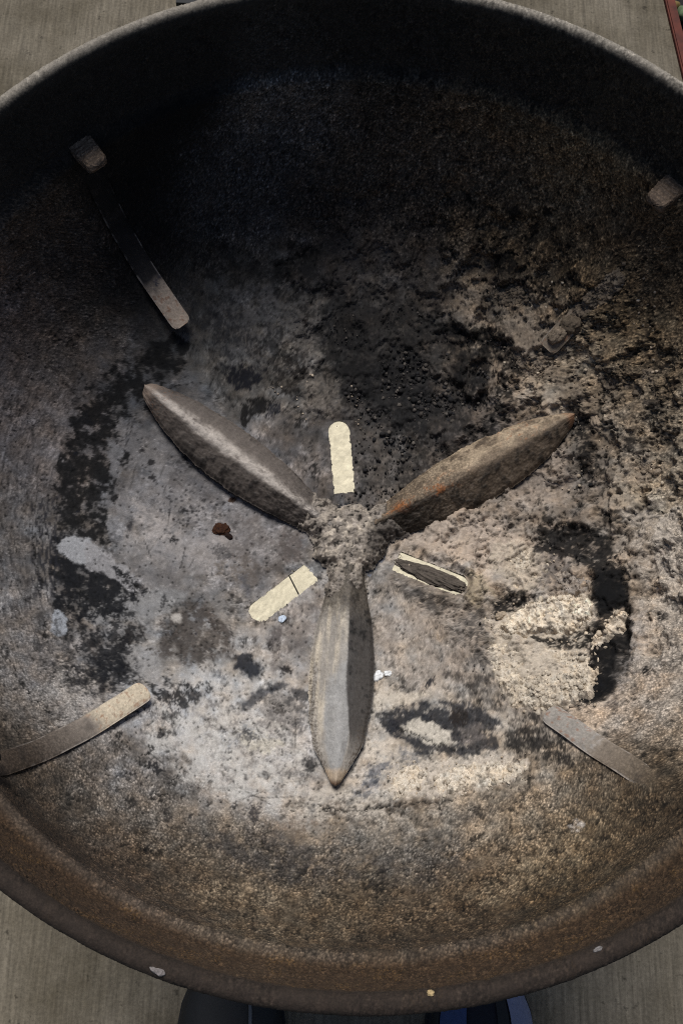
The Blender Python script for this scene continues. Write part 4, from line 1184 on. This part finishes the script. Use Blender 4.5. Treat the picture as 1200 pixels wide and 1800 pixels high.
mound('ash_heap', [
    ([(101,-81), (119,-84), (137,-87), (159,-93), (173,-99), (176,-114), (168,-129), (140,-135), (117,-133), (105,-108)], 1.6, 1),
    ([(108,-72), (125,-59), (141,-51), (162,-50), (181,-58), (177,-73), (163,-79), (144,-78), (120,-81)], 11.0, 0),
    ([(174,-87), (187,-71), (198,-64), (205,-72), (198,-83), (187,-90), (182,-97), (175,-97)], 7.0, 2),
    ([(175,-92), (183,-93), (181,-113), (175,-117)], 4.0, 2),
    ([(111,-19), (130,-6), (146,-17), (147,-35), (134,-45), (116,-39)], 3.0, 1),
    ([(146,-32), (163,-28), (172,-32), (179,-43), (174,-51), (158,-49)], 4.0, 3),
    ([(110,-113), (138,-110), (158,-108), (176,-114), (172,-130), (148,-136), (117,-133)], 5.5, 1),
    ([(210,-3), (230,-2), (246,-1), (242,-50), (231,-43), (220,-23)], 1.6, 3),
], 1200, .55, 'pale cream crumbly ash heaped on the right side of the bowl floor', ((222, 207, 185), (200, 187, 168), (208, 191, 168), (150, 139, 128)))
mound('ash_crumble', [
    ([(29,-193), (36,-179), (47,-175), (56,-182), (49,-195), (35,-199)], 2.6, 0),
    ([(59,-186), (75,-177), (95,-174), (124,-178), (113,-189), (86,-196), (63,-198)], 2.2, 0),
], 1500, .55, 'row of small cream ash lumps below the dark oval stain', ((208, 195, 176), (112, 102, 94)))
mound('ash_crust', [
    ([(126,165), (148,176), (164,168), (170,150), (163,133), (139,127), (126,141)], 2.6, 0),
    ([(187,130), (209,135), (234,117), (241,93), (219,89), (199,102)], 2.0, 1),
    ([(152,121), (178,122), (190,107), (186,98), (162,107)], 2.2, 1),
    ([(208,60), (226,57), (235,37), (220,25), (206,34)], 1.8, 0),
    ([(163,154), (172,148), (197,169), (221,189), (210,200), (189,188), (170,173)], 5.2, 1),
    ([(108,197), (128,197), (148,192), (144,179), (117,179)], 1.8, 1),
], 1700, .6, 'brown-grey caked ash round the far right strap end', ((132, 118, 102), (108, 96, 82)), .8)

# ------------------------------------------------------------------ crumbs
def crumbs(name, regions, tone, label, seed):
    rng = np.random.default_rng(seed)
    Vs, Fs, Cs = [], [], []
    nv = 0
    for poly, n, smin, smax in regions:
        P = inside_pts(poly, n, rng)
        # crumbs gather in drifts
        keep = fbm(P[:, 0] / 9, P[:, 1] / 9, 3, seed) > rng.uniform(-.7, .35, len(P))
        P = P[keep]
        sz = smin * (smax / smin) ** (rng.random(len(P)) ** 2.2)
        base = on_bowl(P[:, 0] / 1000, P[:, 1] / 1000, 0 * sz)
        s = np.hypot(P[:, 0], P[:, 1]) / 1000; th = np.arctan2(P[:, 1], P[:, 0])
        nrm = np.stack([np.cos(th) * np.interp(s, PS, PNR), np.sin(th) * np.interp(s, PS, PNR), np.interp(s, PS, PNZ)], -1)
        for i in range(len(P)):
            q = rng.normal(size=(3, 3)); q, _ = np.linalg.qr(q)
            v = ICV * (.72 + .5 * rng.random((len(ICV), 1))) * rng.uniform(.65, 1.2, 3)
            Vs.append((v @ q) * sz[i] / 1000 + base[i] + nrm[i] * (sz[i] * .45 + .55) / 1000)
            Fs.append(ICF + nv); nv += len(ICV)
            t = lin(tone[rng.integers(len(tone))]) * rng.uniform(.6, 1.35)
            Cs.append(np.tile(t, (len(ICV), 1)))
    o = mesh_np(name, np.concatenate(Vs), np.concatenate(Fs), MAT_ASH, None, np.clip(np.concatenate(Cs), .004, .85), np.zeros(nv), smooth=False)
    return tag(o, label, 'crumbs', kind='stuff')
crumbs('charcoal_crumbs', [
    ([(-15,144), (62,158), (103,134), (99,95), (68,69), (32,69), (9,94), (-14,118)], 1500, .5, 2.3),
    ([(35,141), (76,136), (81,95), (54,87), (32,105)], 500, .7, 2.8),
    ([(1,87), (36,87), (76,68), (46,33), (15,28), (2,41)], 260, .6, 2.4),
    ([(81,157), (126,159), (134,119), (116,80), (85,95)], 350, .5, 1.8),
    ([(-30,174), (34,193), (81,157), (-10,140)], 500, .4, 1.1),
    ([(169,97), (187,77), (185,32), (173,47)], 120, .5, 1.8),
    ([(83,-67), (108,-59), (106,-113), (86,-103)], 60, .5, 1.5),
    ([(-7,36), (19,42), (28,24), (2,23)], 50, .5, 1.6),
], ((30, 29, 30), (38, 36, 36), (52, 49, 47), (84, 78, 72)), 'black charcoal crumbs strewn between the upright vent slot and the rusty blade', 11)
crumbs('ash_crumbs', [
    ([(102,-5), (148,-4), (182,-53), (175,-137), (116,-140), (99,-90)], 800, .5, 1.8),
    ([(28,-172), (126,-167), (129,-190), (59,-199), (28,-198)], 120, .4, 1.2),
    ([(108,208), (240,189), (241,23), (174,25), (116,66)], 700, .5, 1.9),
    ([(33,-8), (105,-23), (104,-55), (45,-49)], 120, .4, 1.4),
    ([(-38,156), (-1,136), (10,87), (-45,94), (-68,118)], 160, .4, 1.3),
], ((192, 176, 154), (170, 154, 134), (150, 136, 120), (128, 116, 102)), 'small grey and cream ash crumbs scattered over the right of the bowl', 12)

# ------------------------------------------------------------------ single clods and flakes
def clod(name, uv, size, tone, label, cat, seed, lift=.35, rot=0.0, dark=.4, sub=4, group=None):
    bm = bmesh.new(); bmesh.ops.create_icosphere(bm, subdivisions=sub, radius=1)
    V = np.array([v.co[:] for v in bm.verts]); F = np.array([[v.index for v in f.verts] for f in bm.faces]); bm.free()
    n1 = fbm(V[:, 0] * 1.3 + seed, V[:, 1] * 1.3 + V[:, 2] * 1.9, 3, seed); n2 = fbm(V[:, 0] * 4 + V[:, 2] * 3, V[:, 1] * 4 - V[:, 2] * 2, 4, seed + 5, .65)
    W = V * (1 + .28 * n1 + .16 * n2)[:, None] * np.array(size) / 1000
    p, n = bowl_frame(uv[0] / 1000, uv[1] / 1000)
    q = n.to_track_quat('Z', 'Y').to_matrix()
    # local x along the tangent turned by rot in the plan
    t = Vector((math.cos(rot), math.sin(rot), 0)); t = (t - n * t.dot(n)).normalized(); b = n.cross(t)
    M3 = np.array([[t.x, b.x, n.x], [t.y, b.y, n.y], [t.z, b.z, n.z]])
    W = W @ M3.T
    c = lin(tone)[None, :] * np.exp(.2 * n1 + .35 * n2)[:, None] * (1 - dark * sstep(.1, .6, -n2))[:, None]
    o = mesh_np(name, W, F, MAT_ASH, None, np.clip(c, .004, .88), np.full(len(W), .3))
    o.location = p + n * (size[2] * lift / 1000)
    return tag(o, label, cat, group)
clod('ash_clod', (190,84), (7.0, 5.5, 4.5), (148, 132, 114), 'rounded tan ash clod just beyond the rusty blade tip', 'ash clod', 31, rot=-1.2)
clod('ash_clod', (57,59), (3.6, 3.0, 2.6), (146, 128, 110), 'small tan pebble of ash among the black crumbs', 'ash clod', 32)
clod('ash_clod', (204,91), (3.8, 3.2, 2.6), (128, 114, 98), 'smaller grey-brown clod right of the tan clod by the blade tip', 'ash clod', 36)
clod('ash_clod', (112,-61), (4.6, 2.8, 2.6), (168, 152, 132), 'small cream clod at the left foot of the ash heap', 'ash clod', 37, rot=.3)
clod('ash_clod', (163,155), (7.5, 5.0, 3.4), (128, 114, 98), 'flat grey-brown ash clod caked on the far right strap end', 'ash clod', 43, lift=3.1, rot=.75)
clod('ash_clod', (173,162), (8.0, 6.5, 4.0), (100, 88, 74), 'dark brown ash clod covering the far right strap behind its end', 'ash clod', 44, lift=1.9, rot=.3)
clod('white_flake', (22,-106), (4.6, 3.4, .7), (232, 232, 230), 'larger white flake at the right edge of the lower blade', 'flake', 51, lift=.5, rot=.9, dark=.2, sub=3)
clod('white_flake', (29,-104), (3.2, 2.2, .6), (224, 224, 222), 'smaller white flake just right of the larger one by the lower blade', 'flake', 52, lift=.5, rot=.1, dark=.2, sub=3)
clod('blue_white_flake', (-49,-64), (3.2, 2.4, .7), (196, 208, 224), 'bluish white flake just below the left vent slot', 'flake', 53, lift=.5, rot=.6, dark=.3, sub=3)
clod('cinder_bar', (63,-28), (28.5, 6.2, 3.2), (88, 80, 72), 'dark crusted bar of cinder lying along the right-hand vent slot', 'cinder', 33, lift=.1, rot=R(-23.3), dark=.6, sub=5)
clod('ash_chip', (-130,-413), (3.6, 1.4, .9), (128, 120, 116), 'white chip on the near left of the rim lip', 'ash chip', 34, rot=-.35, sub=3)
clod('ash_chip', (50,-425), (1.7, 1.5, 1.2), (190, 164, 120), 'cream crumb stuck on the near rim lip', 'ash chip', 35, sub=3)
clod('ash_chip', (163,-396), (2.2, 1.0, .8), (128, 122, 118), 'whitish chip on the near right of the rim band', 'ash chip', 38, rot=.5, sub=3)

clod('rust_flake', (-98,3), (6.5, 4.6, 1.7), (58, 33, 18), 'dark brown rust flake left of the hub on grey ash', 'rust flake', 41, rot=.2, dark=.7, lift=.2)
clod('rust_flake', (-92,-2), (3.4, 2.2, 1.3), (34, 20, 13), 'small dark splinter touching the big rust flake on grey ash', 'rust flake', 42, rot=-.6, dark=.7, lift=.2, sub=3)

# ------------------------------------------------------------------ pale sheet added on the concrete to read as sunlit floor
n = 240
a = np.linspace(-.36, .36, n)
X, Y = np.meshgrid(a, a, indexing='ij'); X = X.ravel(); Y = Y.ravel()
m1 = fbm(X * 9, Y * 9, 4, 2100); m2 = fbm(X * 70, Y * 70, 4, 2110, .65); m3 = fbm(X * 260, Y * 260, 3, 2120, .6)
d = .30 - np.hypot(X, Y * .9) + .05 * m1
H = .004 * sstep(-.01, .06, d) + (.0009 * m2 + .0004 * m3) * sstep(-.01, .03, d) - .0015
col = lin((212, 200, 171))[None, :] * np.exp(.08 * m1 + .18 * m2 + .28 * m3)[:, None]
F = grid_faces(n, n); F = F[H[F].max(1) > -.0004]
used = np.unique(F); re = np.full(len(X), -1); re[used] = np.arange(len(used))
o = mesh_np('sunlit_floor_patch', np.stack([X, Y + .14, H + .001], -1)[used], re[F], MAT_ASH, None, np.clip(col, .02, .85)[used], np.zeros(len(used)))
tag(o, 'pale cream patch added for the sunlit ground, seen through the three vent slots', 'ash', kind='stuff')

# ------------------------------------------------------------------ edging, bed, tray beyond the far rim
ed = Vector((-.105, 1, 0)).normalized(); en = Vector((1, .105, 0)).normalized()
def strip(bm, s0, s1, o0, o1, z0, z1):
    base = Vector((.478, 1.024, 0))
    vs = [bm.verts.new(base + ed * s + en * o_ + Vector((0, 0, z))) for z in (z0, z1) for s, o_ in ((s0, o0), (s1, o0), (s1, o1), (s0, o1))]
    for f in ((3, 2, 1, 0), (4, 5, 6, 7), (0, 1, 5, 4), (1, 2, 6, 5), (2, 3, 7, 6), (3, 0, 4, 7)):
        bm.faces.new([vs[i] for i in f])
bm = bmesh.new(); strip(bm, -.9, 1.5, .001, .016, -.08, .006)
bmesh.ops.bevel(bm, geom=bm.edges[:], offset=.002, segments=2, affect='EDGES')
tag(mesh_bm('edging_board', bm, plain_mat('red_brown_timber', (84, 36, 22), rough=.8, var=.5, scale=40)), 'red-brown edging board along the concrete at far right', 'edging')
n = 120
sx = np.linspace(-.9, 1.5, n); ox = np.linspace(.017, .8, 60)
A, Bq = np.meshgrid(sx, ox, indexing='ij'); A = A.ravel(); Bq = Bq.ravel()
hz = -.045 + .012 * fbm(A * 12, Bq * 12, 4, 2200) + .008 * fbm(A * 60, Bq * 60, 3, 2210)
V = np.stack([.478 + ed.x * A + en.x * Bq, 1.024 + ed.y * A + en.y * Bq, hz], -1)
tag(mesh_np('garden_bed', V, grid_faces(n, 60)[:, ::-1], plain_mat('dark_soil', (30, 26, 26), rough=.95, var=.6, scale=150, bump=.6, bdist=.004)), kind='structure')
def stone(s, o_, size, rgb, label, seed):
    bm = bmesh.new(); bmesh.ops.create_icosphere(bm, subdivisions=3, radius=1)
    for v in bm.verts:
        k = 1 + .22 * float(gnoise(np.array([v.co.x * 1.5 + seed]), np.array([v.co.y * 1.5 + v.co.z]), seed)[0])
        v.co = Vector((v.co.x * size[0], v.co.y * size[1], v.co.z * size[2])) * k
    o = mesh_bm('stone', bm, plain_mat('stone_%d' % seed, rgb, rough=.85, var=.35, scale=120), None, True)
    o.location = Vector((.478, 1.024, -.035)) + ed * s + en * o_
    o.rotation_euler.z = seed
    return tag(o, label, 'stone', 'stones in the dark bed')
stone(-.035, .052, (.022, .012, .012), (62, 72, 98), 'blue-grey stone in the dark bed behind the edging board', 1)
stone(.005, .046, (.013, .010, .010), (92, 108, 78), 'small greenish pebble in the dark bed near the top corner', 2)
stone(.022, .034, (.009, .008, .008), (112, 92, 50), 'small ochre pebble touching the edging board', 3)

bm = bmesh.new()
def bx(bm, x0, x1, y0, y1, z0, z1):
    v = [bm.verts.new((x, y, z)) for z in (z0, z1) for x, y in ((x0, y0), (x1, y0), (x1, y1), (x0, y1))]
    for f in ((3, 2, 1, 0), (4, 5, 6, 7), (0, 1, 5, 4), (1, 2, 6, 5), (2, 3, 7, 6), (3, 0, 4, 7)):
        bm.faces.new([v[i] for i in f])
bx(bm, -.262, .02, .955, 1.25, .001, .006)
bx(bm, -.262, -.254, .955, 1.25, .0061, .030); bx(bm, .012, .02, .955, 1.25, .0061, .030)
bx(bm, -.2539, .0119, .955, .963, .0061, .030); bx(bm, -.2539, .0119, 1.242, 1.25, .0061, .030)
tag(mesh_bm('tray', bm, MAT_RUBBER), 'corner of a black tray on concrete past the far left rim', 'tray')

# ------------------------------------------------------------------ shoes at the near side
def shoe(name, cx, y_toe, wid, mats, label, seam_x, panels):
    root = tag(empty(name, (cx, y_toe - .15, 0)), label, 'shoe', None)
    L = .285
    nu, nv = 60, 28
    T = np.linspace(0, 1, nu)
    half = wid / 2 * np.interp(T, [0, .02, .06, .12, .2, .32, .5, .7, .88, .96, 1], [.05, .32, .56, .76, .92, 1, .9, .78, .74, .55, .1])
    hgt = np.interp(T, [0, .03, .1, .2, .35, .5, .62, 1], [.018, .034, .046, .054, .066, .082, .09, .088])
    hgt[-2:] *= .8
    ang = np.linspace(-.15, math.pi + .15, nv)
    A, Bq = np.meshgrid(T, ang, indexing='ij')
    hh = np.repeat(half[:, None], nv, 1); hz = np.repeat(hgt[:, None], nv, 1)
    x = np.sign(np.cos(Bq)) * np.abs(np.cos(Bq)) ** .75 * hh
    z = .018 + np.clip(np.sin(Bq), -.1, 1) ** 1 * (hz - .018)
    z = np.where(np.sin(Bq) > 0, .018 + np.abs(np.sin(Bq)) ** .7 * (hz - .018), .016)
    y = .15 - A * L
    V = np.stack([x, y, z], -1).reshape(-1, 3)
    up = mesh_np('upper', V, grid_faces(nu, nv)[:, ::-1], mats[0], root)
    # sole
    bm = bmesh.new()
    ring = [(half[i] * 1.04, .15 - T[i] * L) for i in range(nu)] + [(-half[i] * 1.04, .15 - T[i] * L) for i in range(nu - 1, -1, -1)]
    lo = [bm.verts.new((a, b, .001)) for a, b in ring]; hi = [bm.verts.new((a, b, .019)) for a, b in ring]
    bm.faces.new(lo[::-1]); bm.faces.new(hi)
    for i in range(len(ring)):
        j = (i + 1) % len(ring); bm.faces.new((lo[i], lo[j], hi[j], hi[i]))
    mesh_bm('sole', bm, mats[1], root)
    # panels / straps wrapped over the upper: x range (fraction of half width), t range
    for pname, x0, x1, t0, t1, pm in panels:
        ii = np.linspace(t0, t1, 26); kk = np.linspace(x0, x1, 14)
        P = []
        for t in ii:
            hf = np.interp(t, T, half); hg = np.interp(t, T, hgt)
            for k in kk:
                cs = np.sign(k) * min(abs(k), .999) ** (1 / .75)
                zz = .018 + (math.sqrt(max(1 - cs * cs, 0))) ** .7 * (hg - .018)
                P.append((k * hf * 1.01, .15 - t * L, zz + .0022))
        mesh_np(pname, np.array(P), grid_faces(26, 14), pm, root)
    return root
M_GREY = plain_mat('grey_piping', (74, 76, 80), rough=.6)
M_NAVY = plain_mat('navy_canvas', (10, 11, 22), rough=.85, scale=300)
M_BLUE = plain_mat('blue_canvas', (44, 58, 92), rough=.85, scale=300, var=.15)
M_LAV = plain_mat('pale_lavender_canvas', (112, 114, 134), rough=.85, scale=300, var=.12)
M_SOLE = plain_mat('dark_rubber_sole', (18, 18, 20), rough=.8)
shoe('shoe', -.1035, -.325, .112, (MAT_RUBBER, M_SOLE), 'black shoe with a thin grey seam below the near rim', 0, [('seam', .38, .44, .1, .6, M_GREY)])
shoe('shoe', .1585, -.325, .114, (M_NAVY, M_SOLE), 'blue and pale lavender shoe with black straps below the near rim', 0, [
    ('panel', -.84, -.36, .13, .55, M_BLUE), ('panel', .50, .97, .13, .55, M_LAV), ('strap', .24, .46, .05, .6, MAT_RUBBER), ('strap', -.98, -.86, .2, .6, MAT_RUBBER)])
